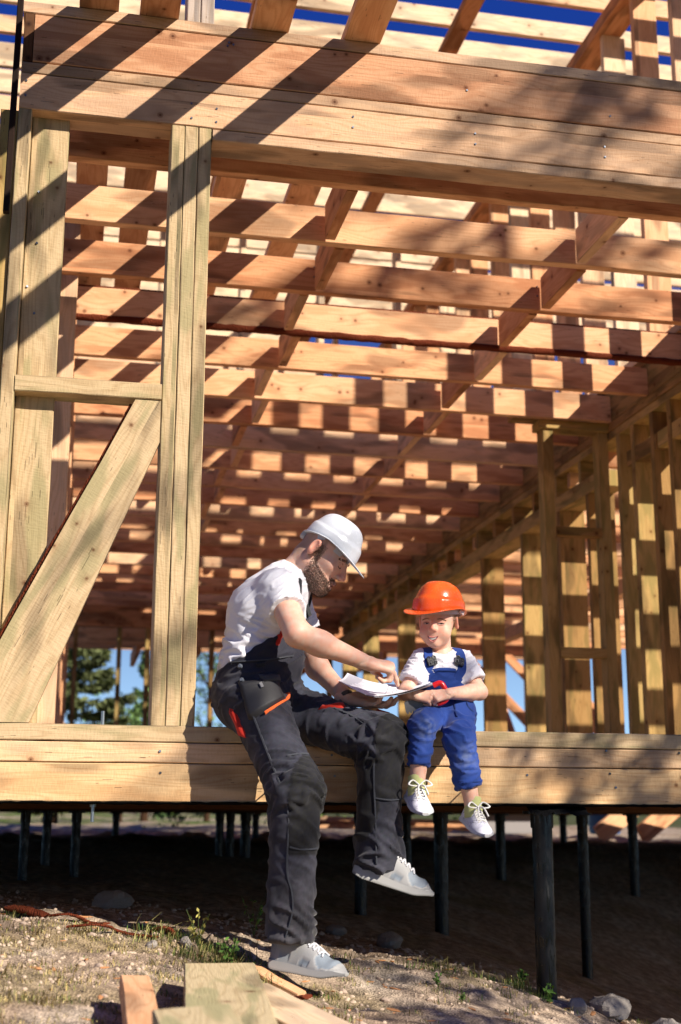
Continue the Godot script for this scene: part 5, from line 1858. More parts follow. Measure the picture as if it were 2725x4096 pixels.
func man_trim(man: Node3D, ov: Array, ts: Array, cloth: Color, pad: Color, R: Vector3, F: Vector3, J: Array):
	var knR: Vector3 = J[1]
	var anR: Vector3 = J[2]
	var knL: Vector3 = J[4]
	var anL: Vector3 = J[5]
	var red := Color(0.52, 0.030, 0.016)
	var orange := Color(0.78, 0.13, 0.03)
	# holster pocket on the near hip with its orange edge, snaps and loop
	var toward := -Vector3(-0.12, 0.02, 0.99).normalized()
	var hol := patch(ov, [Vector3(0.252, 0.140, 0.3), Vector3(0.385, 0.156, 0.3), Vector3(0.414, 0.085, 0.3), Vector3(0.292, 0.002, 0.3)], toward, 0.012, 14, 12, pad, 0.0010)
	obj("holster_pocket", hol.mesh(), M.cordura, man)
	obj("pocket_trim", strap(ov, [Vector3(0.345, 0.030, 0.3), Vector3(0.392, 0.064, 0.3), Vector3(0.416, 0.084, 0.3), Vector3(0.419, 0.108, 0.3)], toward, 0.006, 0.0125, orange).mesh(), M.twill, man)
	obj("pocket_loop", strap(ov, [Vector3(0.326, 0.128, 0.3), Vector3(0.334, 0.112, 0.3)], toward, 0.010, 0.019, Color(0.25, 0.25, 0.26)).mesh(), M.shirt, man)
	var flap := patch(ov, [Vector3(0.318, 0.165, 0.3), Vector3(0.392, 0.170, 0.3), Vector3(0.398, 0.135, 0.3), Vector3(0.335, 0.125, 0.3)], toward, 0.0155, 8, 5, pad.lightened(0.02), 0.001)
	obj("pocket_flap", flap.mesh(), M.cordura, man)
	var wb := strap(ov, [Vector3(0.235, 0.205, 0.25), Vector3(0.29, 0.208, 0.3), Vector3(0.36, 0.215, 0.3), Vector3(0.44, 0.235, 0.3)], toward, 0.004, 0.004, cloth.lightened(0.02))
	obj("waist_seam", wb.mesh(), M.twill, man)
	for p in [Vector3(0.262, 0.190, 0.3), Vector3(0.268, 0.142, 0.3)]:
		var h := drop_on(ov, p, toward)
		var n := field_normal(ov, h)
		obj("snap_button", tube([h - n * 0.004, h + n * 0.006, h + n * 0.0085], [0.0085, 0.0085, 0.005], 14, true, Color(0.10, 0.11, 0.14)).mesh(), M.plastic, man)
	var loop := strap(ov, [Vector3(0.315, 0.192, 0.3), Vector3(0.340, 0.196, 0.3)], toward, 0.010, 0.010, Color(0.02, 0.02, 0.02))
	obj("hammer_loop", loop.mesh(), M.twill, man)
	# red pocket linings that peep out
	var lin := Soup.new()
	lin.add(patch(ov, [Vector3(0.196, 0.052, 0.25), Vector3(0.206, 0.048, 0.28), Vector3(0.258, -0.052, 0.3), Vector3(0.226, -0.040, 0.28)], (toward + Vector3(0.35, 0, 0)).normalized(), 0.009, 5, 9, red, 0.002))
	obj("pocket_lining", lin.mesh(), M.twill, man)
	obj("pocket_lining", patch(ov, [Vector3(0.400, 0.330, 0.25), Vector3(0.424, 0.335, 0.25), Vector3(0.398, 0.262, 0.25), Vector3(0.385, 0.262, 0.25)], toward, 0.007, 5, 9, red, 0.002).mesh(), M.twill, man)
	var lin2 := Soup.new()
	lin2.add(patch(ov, [Vector3(0.548, 0.166, 0.2), Vector3(0.640, 0.170, 0.2), Vector3(0.628, 0.142, 0.2), Vector3(0.535, 0.150, 0.2)], (toward + Vector3(0, -0.9, 0)).normalized(), 0.012, 8, 4, red, 0.003))
	obj("pocket_lining", lin2.mesh(), M.twill, man)
	var lin3 := box_soup(Vector3(-0.022, -0.007, -0.012), Vector3(0.022, 0.007, 0.012), red)
	obj("pocket_lining", lin3.mesh(), M.twill, man, Transform3D(Basis(Vector3(0, 0, 1), -0.25), Vector3(0.785, 0.052, 0.06)))
	# seams down the legs
	var seams := Soup.new()
	for q in [[[Vector3(0.29, 0.04, 0.4), Vector3(0.345, -0.10, 0.4), Vector3(0.392, -0.22, 0.4), Vector3(0.405, -0.30, 0.45), Vector3(0.402, -0.45, 0.45), Vector3(0.418, -0.52, 0.45), Vector3(0.420, -0.58, 0.45), Vector3(0.400, -0.655, 0.45)]],
			[[Vector3(0.555, 0.075, 0.35), Vector3(0.64, 0.035, 0.35), Vector3(0.70, -0.02, 0.35), Vector3(0.708, -0.06, 0.35), Vector3(0.705, -0.15, 0.35), Vector3(0.710, -0.30, 0.35), Vector3(0.712, -0.44, 0.35)]],
			[[Vector3(0.415, -0.385, 0.4), Vector3(0.45, -0.392, 0.4), Vector3(0.50, -0.390, 0.4), Vector3(0.53, -0.382, 0.35)]],
			[[Vector3(0.71, -0.232, 0.35), Vector3(0.76, -0.238, 0.35), Vector3(0.82, -0.232, 0.3)]],
			[[Vector3(0.405, -0.105, 0.4), Vector3(0.46, -0.095, 0.45), Vector3(0.53, -0.100, 0.4)]]]:
		seams.add(strap(ov, q[0], toward, 0.0045, 0.0045, cloth.lightened(0.012), 8))
	obj("leg_seam", seams.mesh(), M.twill, man)
	# straps and buckle
	var st := strap(ts, [Vector3(0.505, 0.505, 0.13), Vector3(0.530, 0.470, 0.2), Vector3(0.545, 0.420, 0.22)], (toward + Vector3(-0.8, -0.3, 0)).normalized(), 0.014, 0.005, pad)
	obj("shoulder_strap", st.mesh(), M.twill, man)
	var st2 := strap(ts, [Vector3(0.60, 0.50, -0.05), Vector3(0.60, 0.43, -0.02), Vector3(0.59, 0.36, 0.0)], Vector3(-0.95, -0.2, -0.1).normalized(), 0.040, 0.007, pad)
	obj("shoulder_strap", st2.mesh(), M.twill, man)
	var hb := drop_on(ts, Vector3(0.62, 0.41, 0.0), Vector3(-1, 0, 0))
	obj("strap_buckle", box_soup(Vector3(-0.006, -0.025, -0.02), Vector3(0.006, 0.025, 0.02), Color(0.02, 0.02, 0.02)).mesh(), M.plastic_matt, man, Transform3D(Basis(Vector3(0, 0, 1), 0.3), hb))
	# sleeve hem, watch
	var w: Vector3 = J[12]
	var dirw: Vector3 = (w - J[13]).normalized()
	obj("watch", tube([w - dirw * 0.022, w - dirw * 0.018, w - dirw * 0.004, w], [0.027, 0.0295, 0.0295, 0.027], 20, false, Color(0.03, 0.03, 0.035)).mesh(), M.plastic_matt, man)


func boy_trim(boy: Node3D, X: Transform3D, s: float, kh: Array, ko: Array, kt: Array, kR: Vector3, kF: Vector3, che: Vector3, upp: Vector3, navy: Color, J: Array):
	var fwd := X.basis.z.normalized()
	var on := func(x, y, lift) -> Vector3: return drop_on(kh, X * (Vector3(x, y, 0.14) * s), -fwd) + fwd * lift * s
	# eyes: narrowed by the smile
	for e in [-1.0, 1.0]:
		var es := Soup.new()
		var nu := 14
		for j in 5:
			for i in nu + 1:
				var u := -1.0 + 2.0 * i / nu
				var top := 0.0032 * (1.0 - u * u) + 0.0008
				var bot := -0.0030 * (1.0 - u * u)
				var y := lerpf(bot, top, j / 4.0)
				var x: float = 0.0325 * e + 0.0140 * u
				var d := Vector2((x - 0.0325 * e + 0.0022), y * 1.0 - 0.0002).length()
				var col := Color(0.56, 0.50, 0.48)
				if d < 0.0062: col = Color(0.10, 0.13, 0.15)
				if d < 0.0030: col = Color(0.012, 0.012, 0.014)
				es.vert(on.call(x, 0.0005 + y, 0.0010 + 0.0012 * (1.0 - u * u)), fwd, Vector2.ZERO, col)
		for j in 4:
			for i in nu: es.quad(j * (nu + 1) + i, j * (nu + 1) + i + 1, (j + 1) * (nu + 1) + i + 1, (j + 1) * (nu + 1) + i)
		obj("eye", es.mesh(), M.eye, boy)
	var lids := Soup.new()
	for e in [-1.0, 1.0]:
		var up := []
		var dn := []
		for i in 9:
			var u := -1.05 + 2.1 * i / 8.0
			up.append(on.call(0.0325 * e + 0.0145 * u, 0.0020 + 0.0036 * (1.0 - u * u), 0.0012))
			dn.append(on.call(0.0325 * e + 0.0145 * u, -0.0012 - 0.0034 * (1.0 - u * u), 0.0010))
		lids.add(tube(up, [0.0009 * s, 0.0020 * s, 0.0026 * s, 0.0027 * s, 0.0027 * s, 0.0027 * s, 0.0026 * s, 0.0020 * s, 0.0009 * s], 8, true, Color(0.56, 0.29, 0.23)))
		lids.add(tube(dn, [0.0009 * s, 0.0018 * s, 0.0024 * s, 0.0025 * s, 0.0025 * s, 0.0025 * s, 0.0024 * s, 0.0018 * s, 0.0009 * s], 8, true, Color(0.62, 0.34, 0.28)))
	obj("eyelids", lids.mesh(), M.skin, boy)
	# the smile: a dark crescent, lips round it, a row of teeth
	var curve := func(u: float, v: float) -> Vector2:
		var yu := -0.0605 + 0.0080 * u * u
		var yl := -0.0765 + 0.0240 * u * u
		return Vector2(0.0245 * u, lerpf(yl, yu, v))
	var mo := Soup.new()
	for j in 5:
		for i in 17:
			var c: Vector2 = curve.call(-1.0 + i / 8.0, j / 4.0)
			mo.vert(on.call(c.x, c.y, 0.0007), fwd, Vector2.ZERO, Color(0.10, 0.015, 0.015))
	for j in 4:
		for i in 16: mo.quad(j * 17 + i, j * 17 + i + 1, (j + 1) * 17 + i + 1, (j + 1) * 17 + i)
	obj("mouth", mo.mesh(), M.eye, boy)
	var lips := Soup.new()
	for v in [1.0, 0.0]:
		var pts := []
		var rad := []
		for i in 13:
			var u := -1.0 + i / 6.0
			var c: Vector2 = curve.call(u, v)
			pts.append(on.call(c.x, c.y + (0.0008 if v > 0 else -0.0012), 0.0008))
			rad.append((0.0008 + (0.0020 if v > 0 else 0.0030) * (1.0 - u * u)) * s)
		lips.add(tube(pts, rad, 8, true, Color(0.56, 0.22, 0.20)))
	obj("lips", lips.mesh(), M.skin, boy)
	var hs := Soup.new()
	for e in [-1, 1]:
		hs.add(tube([on.call(0.0185 * e, 0.0018, 0.0030), on.call(0.0325 * e, 0.0040, 0.0036), on.call(0.0475 * e, 0.0015, 0.0025)], [0.0008], 5, true, Color(0.10, 0.05, 0.035)))
		var bl := []
		for q in 7: bl.append(X.affine_inverse() * on.call((0.015 + 0.0058 * q) * e, 0.0165 + 0.0048 * sin(q * PI / 6.0) - 0.0003 * q, 0.0012))
		hair_strip(hs, X, bl, 0.0035, 90, Color(0.36, 0.23, 0.14), 0.005)
		# short hair at the temples and behind the ears
		var r := RandomNumberGenerator.new()
		r.seed = 3
		for k in 420:
			var y := r.randf_range(-0.015, 0.05)
			var z := r.randf_range(-0.07, 0.035 - 0.3 * absf(y - 0.03))
			var bulge := sqrt(maxf(0.0, 1.0 - pow((y - 0.045) / 0.090, 2) - pow((z + 0.006) / 0.103, 2)))
			leaf_soup(hs, X * (Vector3(0.0765 * bulge * e, y, z) * s), (X.basis * Vector3(0.12 * e, -0.75, -0.45) + rdir(r) * 0.2).normalized(), 0.013, 0.0008, Color(0.34, 0.22, 0.13) * r.randf_range(0.7, 1.4), (X.basis * Vector3(e, 0, 0) + rdir(r) * 0.4).normalized())
	obj("hair", hs.mesh(), M.hair, boy)
	var te := Soup.new()
	for k in 10:
		var u0 := -0.66 + 1.32 * k / 10.0 + 0.006
		var u1 := -0.66 + 1.32 * (k + 1) / 10.0 - 0.006
		var f := te.v.size()
		for uv in [[u0, 1.0], [u1, 1.0], [u1, 0.42], [(u0 + u1) / 2, 0.36], [u0, 0.42]]:
			var c: Vector2 = curve.call(uv[0], uv[1])
			te.vert(on.call(c.x, c.y, 0.0016), fwd, Vector2.ZERO, Color(0.74, 0.70, 0.62))
		for q in range(1, 4): te.tri(f, f + q, f + q + 1)
	obj("teeth", te.mesh(), M.plastic_matt, boy)
	# straps with clip buckles
	var back := -kF
	for e in [1.0, -1.0]:
		var top: Vector3 = upp + kR * 0.050 * e + Vector3(0, 0.05, -0.02)
		var mid: Vector3 = upp + kR * (0.050 if e > 0 else 0.066) * e + kF * 0.12 + Vector3(0, 0.005, 0)
		var low: Vector3 = che + kR * (0.036 if e > 0 else 0.040) * e + kF * 0.12 + Vector3(0, 0.002, 0)
		obj("shoulder_strap", strap(kt, [top, upp + kR * (0.052 if e > 0 else 0.064) * e + kF * 0.06 + Vector3(0, 0.035, 0), mid, low], (back + Vector3(0, -0.5, 0)).normalized(), 0.034, 0.005, navy).mesh(), M.twill, boy)
		var at := drop_on(kt, (mid + low) / 2 + Vector3(0, 0.010, 0), back)
		var n := field_normal(kt, at)
		var along: Vector3 = (mid - low).normalized()
		var bx := along.cross(n).normalized()
		var bs := Soup.new()
		bs.add(box_soup(Vector3(-0.017, -0.013, 0.002), Vector3(0.017, 0.013, 0.011), Color(0.02, 0.02, 0.022)))
		for k in [-1, 1]:
			bs.add(tube(spline([Vector3(-0.017 * k, 0.013, 0.008), Vector3(-0.008 * k, 0.018, 0.009), Vector3(-0.002 * k, 0.012, 0.010)], 4), [0.003], 6, true, Color(0.03, 0.03, 0.032)))
			bs.add(tube(spline([Vector3(-0.017 * k, -0.006, 0.012), Vector3(-0.010 * k, -0.001, 0.013), Vector3(-0.006 * k, -0.009, 0.012)], 4), [0.002], 6, true, Color(0.09, 0.09, 0.095)))
		obj("buckle", bs.mesh(), M.plastic, boy, Transform3D(Basis(bx, n.cross(bx), n), at + n * 0.004))
	var seams := Soup.new()
	var dir := Vector3(0.1, 0, -1).normalized()
	var bib: Vector3 = che + Vector3(0, 0.004, 0.2)
	seams.add(strap(ko, [bib + kR * 0.045, bib, bib - kR * 0.045], dir, 0.004, 0.004, navy * 0.6))
	seams.add(strap(ko, [J[6] + Vector3(-0.005, 0.03, 0.3), J[6] + Vector3(-0.012, -0.01, 0.3), J[6] + Vector3(-0.014, -0.04, 0.3)], dir, 0.004, 0.004, navy * 0.55))
	seams.add(strap(ko, [J[6] + Vector3(0.035, 0.03, 0.3), J[6] + Vector3(0.036, 0.0, 0.3), J[6] + Vector3(0.055, -0.02, 0.3), J[6] + Vector3(0.085, -0.05, 0.3)], dir, 0.0035, 0.004, navy * 0.55))
	for q in [[J[2], J[3], 0.039], [J[4], J[5], 0.048]]:
		var h: Vector3 = q[0].lerp(q[1], 0.62)
		seams.add(strap(ko, [h + Vector3(-q[2], 0, 0.10), h + Vector3(-q[2] * 0.4, -0.001, 0.2), h + Vector3(q[2] * 0.4, 0.001, 0.2), h + Vector3(q[2], 0, 0.10)], dir, 0.004, 0.003, navy * 0.6))
	obj("seam", seams.mesh(), M.twill, boy)


# what they hold
func build_held():
	var p := thing("paper_plan", "sheet of white paper with a printed house plan held out between man and boy", "paper")
	for k in 2:
		var back := spline([Vector3(0.685, 0.197, -0.05), Vector3(0.742, 0.174, -0.035), Vector3(0.800, 0.160, -0.02), Vector3(0.880, 0.156, 0.01), Vector3(0.958, 0.166, 0.05)], 6)
		var front := spline([Vector3(0.620, 0.156, 0.10), Vector3(0.668, 0.122, 0.14), Vector3(0.728, 0.099, 0.170), Vector3(0.825, 0.112, 0.185), Vector3(0.925, 0.147, 0.175)], 6)
		var s := Soup.new()
		var n := back.size()
		for top in [1, 0]:
			for i in n:
				for j in 9:
					var v := j / 8.0
					var q: Vector3 = back[i].lerp(front[i], v) + Vector3(0, -0.008 * sin(v * PI) + 0.0008 * top - 0.0045 * k, 0.006 * k) + Vector3(0.006 * k, 0, 0)
					s.vert(q, Vector3.UP if top else Vector3.DOWN, Vector2(float(i) / (n - 1), v))
			for i in n - 1:
				for j in 8:
					var a := (0 if top else n * 9) + i * 9 + j
					if top: s.quad(a, a + 1, a + 10, a + 9)
					else: s.quad(a, a + 9, a + 10, a + 1)
		var edge := []
		for i in n: edge.append(i * 9)
		for j in range(1, 9): edge.append((n - 1) * 9 + j)
		for i in range(n - 2, -1, -1): edge.append(i * 9 + 8)
		for j in range(7, 0, -1): edge.append(j)
		for q in edge.size():
			var a: int = edge[q]
			var b: int = edge[(q + 1) % edge.size()]
			s.i.append_array([a, b, b + n * 9, a, b + n * 9, a + n * 9])
		s.smooth()
		obj("sheet", s.mesh(), M.plan if k == 0 else M.paper, p)
	# a small saw with a red handle in the boy's hands
	var saw := thing("hand_saw", "small hand saw with grey toothed blade and red handle in the boy's hands", "saw")
	var X := Transform3D(Basis(Vector3(0.975, 0.20, 0.10).normalized(), Vector3(-0.20, 0.97, 0.12).normalized(), Vector3(-0.07, -0.14, 0.98)).orthonormalized(), Vector3(0.850, 0.052, 0.128))
	var pts := [Vector2(0.0, 0.0), Vector2(0.0, 0.030), Vector2(0.006, 0.036), Vector2(0.115, 0.030), Vector2(0.115, -0.004)]
	for k in 9:
		pts.append(Vector2(0.104 - 0.0115 * k, -0.001))
		pts.append(Vector2(0.100 - 0.0115 * k, -0.009))
		pts.append(Vector2(0.096 - 0.0115 * k, -0.009))
	obj("blade", prism(pts, -0.001, 0.001, Vector2(1, 0)).mesh(), M.blade, saw, X)
	var h := spline([Vector3(0.095, 0.012, 0.0), Vector3(0.118, 0.006, 0.002), Vector3(0.145, 0.016, 0.002), Vector3(0.148, 0.046, 0.0), Vector3(0.136, 0.072, -0.004), Vector3(0.110, 0.068, -0.006)], 6)
	obj("handle", tube(h, [0.0095], 12, true, Color(0.60, 0.018, 0.020), Vector3(0, 0, 1), 0.8).mesh(), M.plastic, saw, X)


func make_prints():
	M.paper = plain(Color(0.80, 0.80, 0.84), 0.8, 0.2)
	M.paper.backlight_enabled = true
	M.paper.backlight = Color(0.2, 0.2, 0.2)
	var w := 512
	var h := 360
	var im := Image.create(w, h, false, Image.FORMAT_RGB8)
	im.fill(Color(0.91, 0.91, 0.935))
	var ink := Color(0.36, 0.37, 0.46)
	var line := func(x0, y0, x1, y1, t):
		im.fill_rect(Rect2i(mini(x0, x1), mini(y0, y1), maxi(absi(x1 - x0), t), maxi(absi(y1 - y0), t)), ink)
	for q in [[40, 60, 200, 180], [200, 60, 300, 180], [40, 180, 300, 280], [330, 120, 470, 250], [345, 135, 400, 200], [400, 200, 455, 235], [300, 40, 480, 90]]:
		line.call(q[0], q[1], q[2], q[1], 2)
		line.call(q[0], q[3], q[2], q[3], 2)
		line.call(q[0], q[1], q[0], q[3], 2)
		line.call(q[2], q[1], q[2], q[3], 2)
	for k in 12: line.call(340 + k * 10, 262, 340 + k * 10, 290, 1)
	var r := RandomNumberGenerator.new()
	r.seed = 4
	for row in [[300, 22, 20], [60, 24, 8], [90, 310, 6], [320, 310, 16], [100, 120, 8]]:
		var x: int = row[0]
		for k in row[2]:
			var lw := r.randi_range(3, 7)
			line.call(x, row[1], x + lw, row[1], 1)
			line.call(x, row[1], x, row[1] + 8, 1)
			if r.randf() < 0.5: line.call(x, row[1] + 7, x + lw, row[1] + 7, 1)
			x += lw + 3
	M.plan = plain(Color(0.99, 0.99, 1.0), 0.8, 0.2)
	M.plan.albedo_texture = ImageTexture.create_from_image(im)
	M.plan.backlight_enabled = true
	M.plan.backlight = Color(0.2, 0.2, 0.2)
	M.blade = plain(Color(0.42, 0.42, 0.44), 0.45, 0.5, 0.7)
	# the boy's shoes: white canvas scribbled with fine blue-black lines
	var sh := Image.create(256, 256, false, Image.FORMAT_RGB8)
	sh.fill(Color(0.95, 0.95, 0.97))
	for k in 70:
		var p := Vector2(r.randf() * 256, r.randf() * 256)
		var a := r.randf() * TAU
		for j in r.randi_range(8, 26):
			a += r.randf_range(-0.5, 0.5)
			p += Vector2(cos(a), sin(a)) * 1.5
			sh.fill_rect(Rect2i(posmod(int(p.x), 254), posmod(int(p.y), 254), 2, 2), Color(0.12, 0.14, 0.24))
	M.shoe_print = plain(Color.WHITE, 0.75, 0.3)
	M.shoe_print.albedo_texture = ImageTexture.create_from_image(sh)
	M.shoe_print.uv1_triplanar = true
	M.shoe_print.uv1_scale = Vector3.ONE * 8.0


# ---------------------------------------------------------------- offcuts in the foreground
func build_foreground():
	var set := [
		["offcut_board", "narrow reddish offcut standing out leftmost of the foreground boards", Vector3(-0.068, -0.716, 0.90), Vector3(-0.088, -0.760, 1.95), 0.05, 0.074, M.joist[0], 0.04],
		["offcut_board", "wide greenish offcut lying on top of the other foreground boards", Vector3(0.176, -0.716, 0.655), Vector3(0.095, -0.740, 1.60), 0.05, 0.195, M.offcut, 0.0],
		["offcut_board", "offcut lying under the wide greenish one, nearest the camera", Vector3(0.003, -0.686, 1.70), Vector3(0.01, -0.72, 2.30), 0.048, 0.155, M.offcut, -0.05],
		["offcut_board", "long pale offcut sloping to the right from under the wide greenish one", Vector3(0.235, -0.768, 0.70), Vector3(0.40, -0.800, 1.62), 0.05, 0.15, M.pale, 0.0]]
	for q in set:
		tag(board(q[0], q[2], q[3], q[4], q[5], q[6], null, Vector3(q[7], 1, 0), 8, 0.0012), q[1], "board", "offcuts in the foreground")
	tag(board("wood_wedge", Vector3(0.315, ground_at(0.315, 0.22) + 0.012, 0.22), Vector3(0.46, ground_at(0.46, 0.36) + 0.008, 0.36), 0.014, 0.045, M.joist[0], null, Vector3(0, 1, 0.2), 4, 0.003), "orange splinter of board lying under the heel of the man's white shoe", "wood")
	rocks()


func rock_soup(r: RandomNumberGenerator, size: Vector3, n := 9) -> Soup:
	var s := Soup.new()
	var ns := noise(r.randi() % 999, 1.1, 3)
	var planes := []
	for k in 9: planes.append([rdir(r), r.randf_range(0.62, 0.92)])
	for j in n + 1:
		for i in n * 2:
			var th := PI * j / n
			var ph := TAU * i / (n * 2)
			var d := Vector3(sin(th) * cos(ph), cos(th), sin(th) * sin(ph))
			var k := 1.0 + 0.25 * ns.get_noise_3dv(d * 1.5)
			for q in planes:
				var c: float = d.dot(q[0])
				if c > 0.05: k = minf(k, q[1] / c)
			var g := r.randf_range(0.92, 1.06)
			s.vert(d * k * size, d, Vector2.ZERO, Color(g, g, g))
	for j in n:
		for i in n * 2: s.quad(j * n * 2 + i, j * n * 2 + (i + 1) % (n * 2), (j + 1) * n * 2 + (i + 1) % (n * 2), (j + 1) * n * 2 + i)
	var f := Soup.new()
	s.smooth()
	for k in range(0, s.i.size(), 3):
		# broken faces: each its own flat facet
		var a := s.v[s.i[k]]
		var b := s.v[s.i[k + 1]]
		var c := s.v[s.i[k + 2]]
		var m := (b - a).cross(c - a).normalized()
		if m.dot(s.n[s.i[k]]) < 0: m = -m
		var i0 := f.vert(a, (m + s.n[s.i[k]] * 0.3).normalized(), Vector2.ZERO, s.c[s.i[k]])
		f.vert(b, (m + s.n[s.i[k + 1]] * 0.3).normalized(), Vector2.ZERO, s.c[s.i[k]])
		f.vert(c, (m + s.n[s.i[k + 2]] * 0.3).normalized(), Vector2.ZERO, s.c[s.i[k]])
		f.tri(i0, i0 + 1, i0 + 2)
	return f


func rocks():
	var r := RandomNumberGenerator.new()
	r.seed = 41
	var spots := [
		[Vector3(-0.06, 0, -1.15), Vector3(0.10, 0.055, 0.08), "flat brown stone in the dark under the left part of the sill"],
		[Vector3(1.66, 0, -0.15), Vector3(0.13, 0.045, 0.08), "broad flat grey stone on the ground right of the front steel pile"],
		[Vector3(1.84, 0, -0.08), Vector3(0.06, 0.045, 0.06), "grey stone against the right end of the broad flat stone"],
		[Vector3(1.47, 0, 0.02), Vector3(0.035, 0.035, 0.03), "small pointed stone just right of the front steel pile's foot"],
		[Vector3(1.14, 0, -1.3), Vector3(0.08, 0.045, 0.06), "dark stone lying in the shade left of the front steel pile"],
		[Vector3(0.74, 0, -1.35), Vector3(0.06, 0.035, 0.05), "small dark stone in the shade behind the toe of the near shoe"],
		[Vector3(0.93, 0, -1.45), Vector3(0.055, 0.03, 0.05), "flat dark stone in the shade right of the small dark one"],
		[Vector3(0.135, 0, 0.10), Vector3(0.022, 0.026, 0.02), "pale stone at the shade's edge left of the grass tuft"],
		[Vector3(0.33, 0, 0.52), Vector3(0.03, 0.018, 0.024), "white stone between the foreground boards and the near shoe"],
		[Vector3(-0.13, 0, 1.15), Vector3(0.04, 0.02, 0.03), "pale flat stone in front, left of the narrow reddish offcut"],
		[Vector3(0.02, 0, 0.17), Vector3(0.028, 0.016, 0.022), "pale chipped stone in the sunlit dirt left of the pale upright one"]]
	for q in spots:
		var p: Vector3 = q[0]
		p.y = ground_at(p.x, p.z) + q[1].y * 0.35
		var o := obj("stone", rock_soup(r, q[1], 9).mesh(), M.rock, null, Transform3D(Basis(Vector3.UP, r.randf() * TAU), p))
		tag(o, q[2], "stone", "loose stones on the ground")
	# curls of bark on the dirt to the left
	var barks := [
		[[Vector3(-0.43, 0, -0.28), Vector3(-0.37, 0, -0.22), Vector3(-0.31, 0, -0.20)], 0.035, "torn piece of orange bark leftmost on the shade's edge"],
		[[Vector3(-0.30, 0, -0.16), Vector3(-0.23, 0, -0.14), Vector3(-0.16, 0, -0.20), Vector3(-0.11, 0, -0.12)], 0.014, "curled brown bark strip arching over the dirt at left"],
		[[Vector3(-0.24, 0, 0.06), Vector3(-0.14, 0, 0.08), Vector3(-0.05, 0, 0.05), Vector3(0.04, 0, 0.09)], 0.013, "long brown bark strip lying below the curled one"],
		[[Vector3(0.03, 0, -0.02), Vector3(0.07, 0, 0.02), Vector3(0.10, 0, 0.0)], 0.016, "short broken bark piece left of the grass tuft"],
		[[Vector3(0.40, 0, 0.50), Vector3(0.44, 0, 0.56)], 0.022, "small orange bark chip in front of the near shoe's heel"]]
	for q in barks:
		var pts := []
		for k in q[0].size():
			var p: Vector3 = q[0][k]
			p.y = ground_at(p.x, p.z) + 0.008 + (0.022 if k == 1 else 0.0)
			pts.append(p)
		var t := tube(spline(pts, 8), [q[1]], 7, true, Color(1, 1, 1), Vector3.UP, 0.30)
		for k in t.v.size(): t.v[k] += Vector3(1, 0.7, 1) * 0.006 * gfine.get_noise_3dv(t.v[k] * 6.0)
		t.smooth()
		tag(obj("bark_strip", t.mesh(), M.bark), q[2], "bark", "bark scraps on the dirt")


# ---------------------------------------------------------------- grass, weeds, pebbles
func blades(r: RandomNumberGenerator, n: int, h: float, cols: Array, spread := 0.02) -> Soup:
	var s := Soup.new()
	for k in n:
		var a := r.randf() * TAU
		var lean := Vector3(cos(a), 0, sin(a)) * r.randf_range(0.3, 1.9)
		var l := h * r.randf_range(0.4, 1.1)
		var p := Vector3(r.randfn() * spread, -0.004, r.randfn() * spread)
		var side := Vector3(-sin(a), 0, cos(a)) * r.randf_range(0.0009, 0.0018)
		var c: Color = cols[r.randi() % cols.size()] * r.randf_range(0.75, 1.2)
		var m := p + (Vector3.UP + lean * 0.25).normalized() * l * 0.55
		var e := m + (Vector3.UP * 0.5 + lean).normalized() * l * 0.5
		var nn := (lean + Vector3.UP).normalized()
		var f := s.vert(p - side, nn, Vector2.ZERO, c)
		s.vert(p + side, nn, Vector2.ZERO, c)
		s.vert(m + side * 0.8, nn, Vector2.ZERO, c)
		s.vert(m - side * 0.8, nn, Vector2.ZERO, c)
		s.vert(e, nn, Vector2.ZERO, c)
		s.quad(f, f + 1, f + 2, f + 3)
		s.tri(f + 3, f + 2, f + 4)
	return s


func scatter(called: String, label: String, category: String, mesh: Mesh, mat: Material, count: int, sd: int, place: Callable, smin: float, smax: float):
	var r := RandomNumberGenerator.new()
	r.seed = sd
	var where := []
	var tries := 0
	while where.size() < count and tries < count * 30:
		tries += 1
		var p: Vector3 = place.call(r)
		if p.x > 90.0: continue
		p.y = ground_at(p.x, p.z)
		var sc := r.randf_range(smin, smax)
		where.append(Transform3D(Basis.from_euler(Vector3(r.randf_range(-0.2, 0.2), r.randf() * TAU, r.randf_range(-0.2, 0.2))).scaled(Vector3.ONE * sc), p))
	var mm := MultiMesh.new()
	mm.transform_format = MultiMesh.TRANSFORM_3D
	mm.mesh = mesh
	mm.instance_count = where.size()
	for k in where.size(): mm.set_instance_transform(k, where[k])
	var o := MultiMeshInstance3D.new()
	o.name = numbered(called)
	o.multimesh = mm
	o.material_override = mat
	add_child(o)
	tag(o, label, category, "", "stuff")


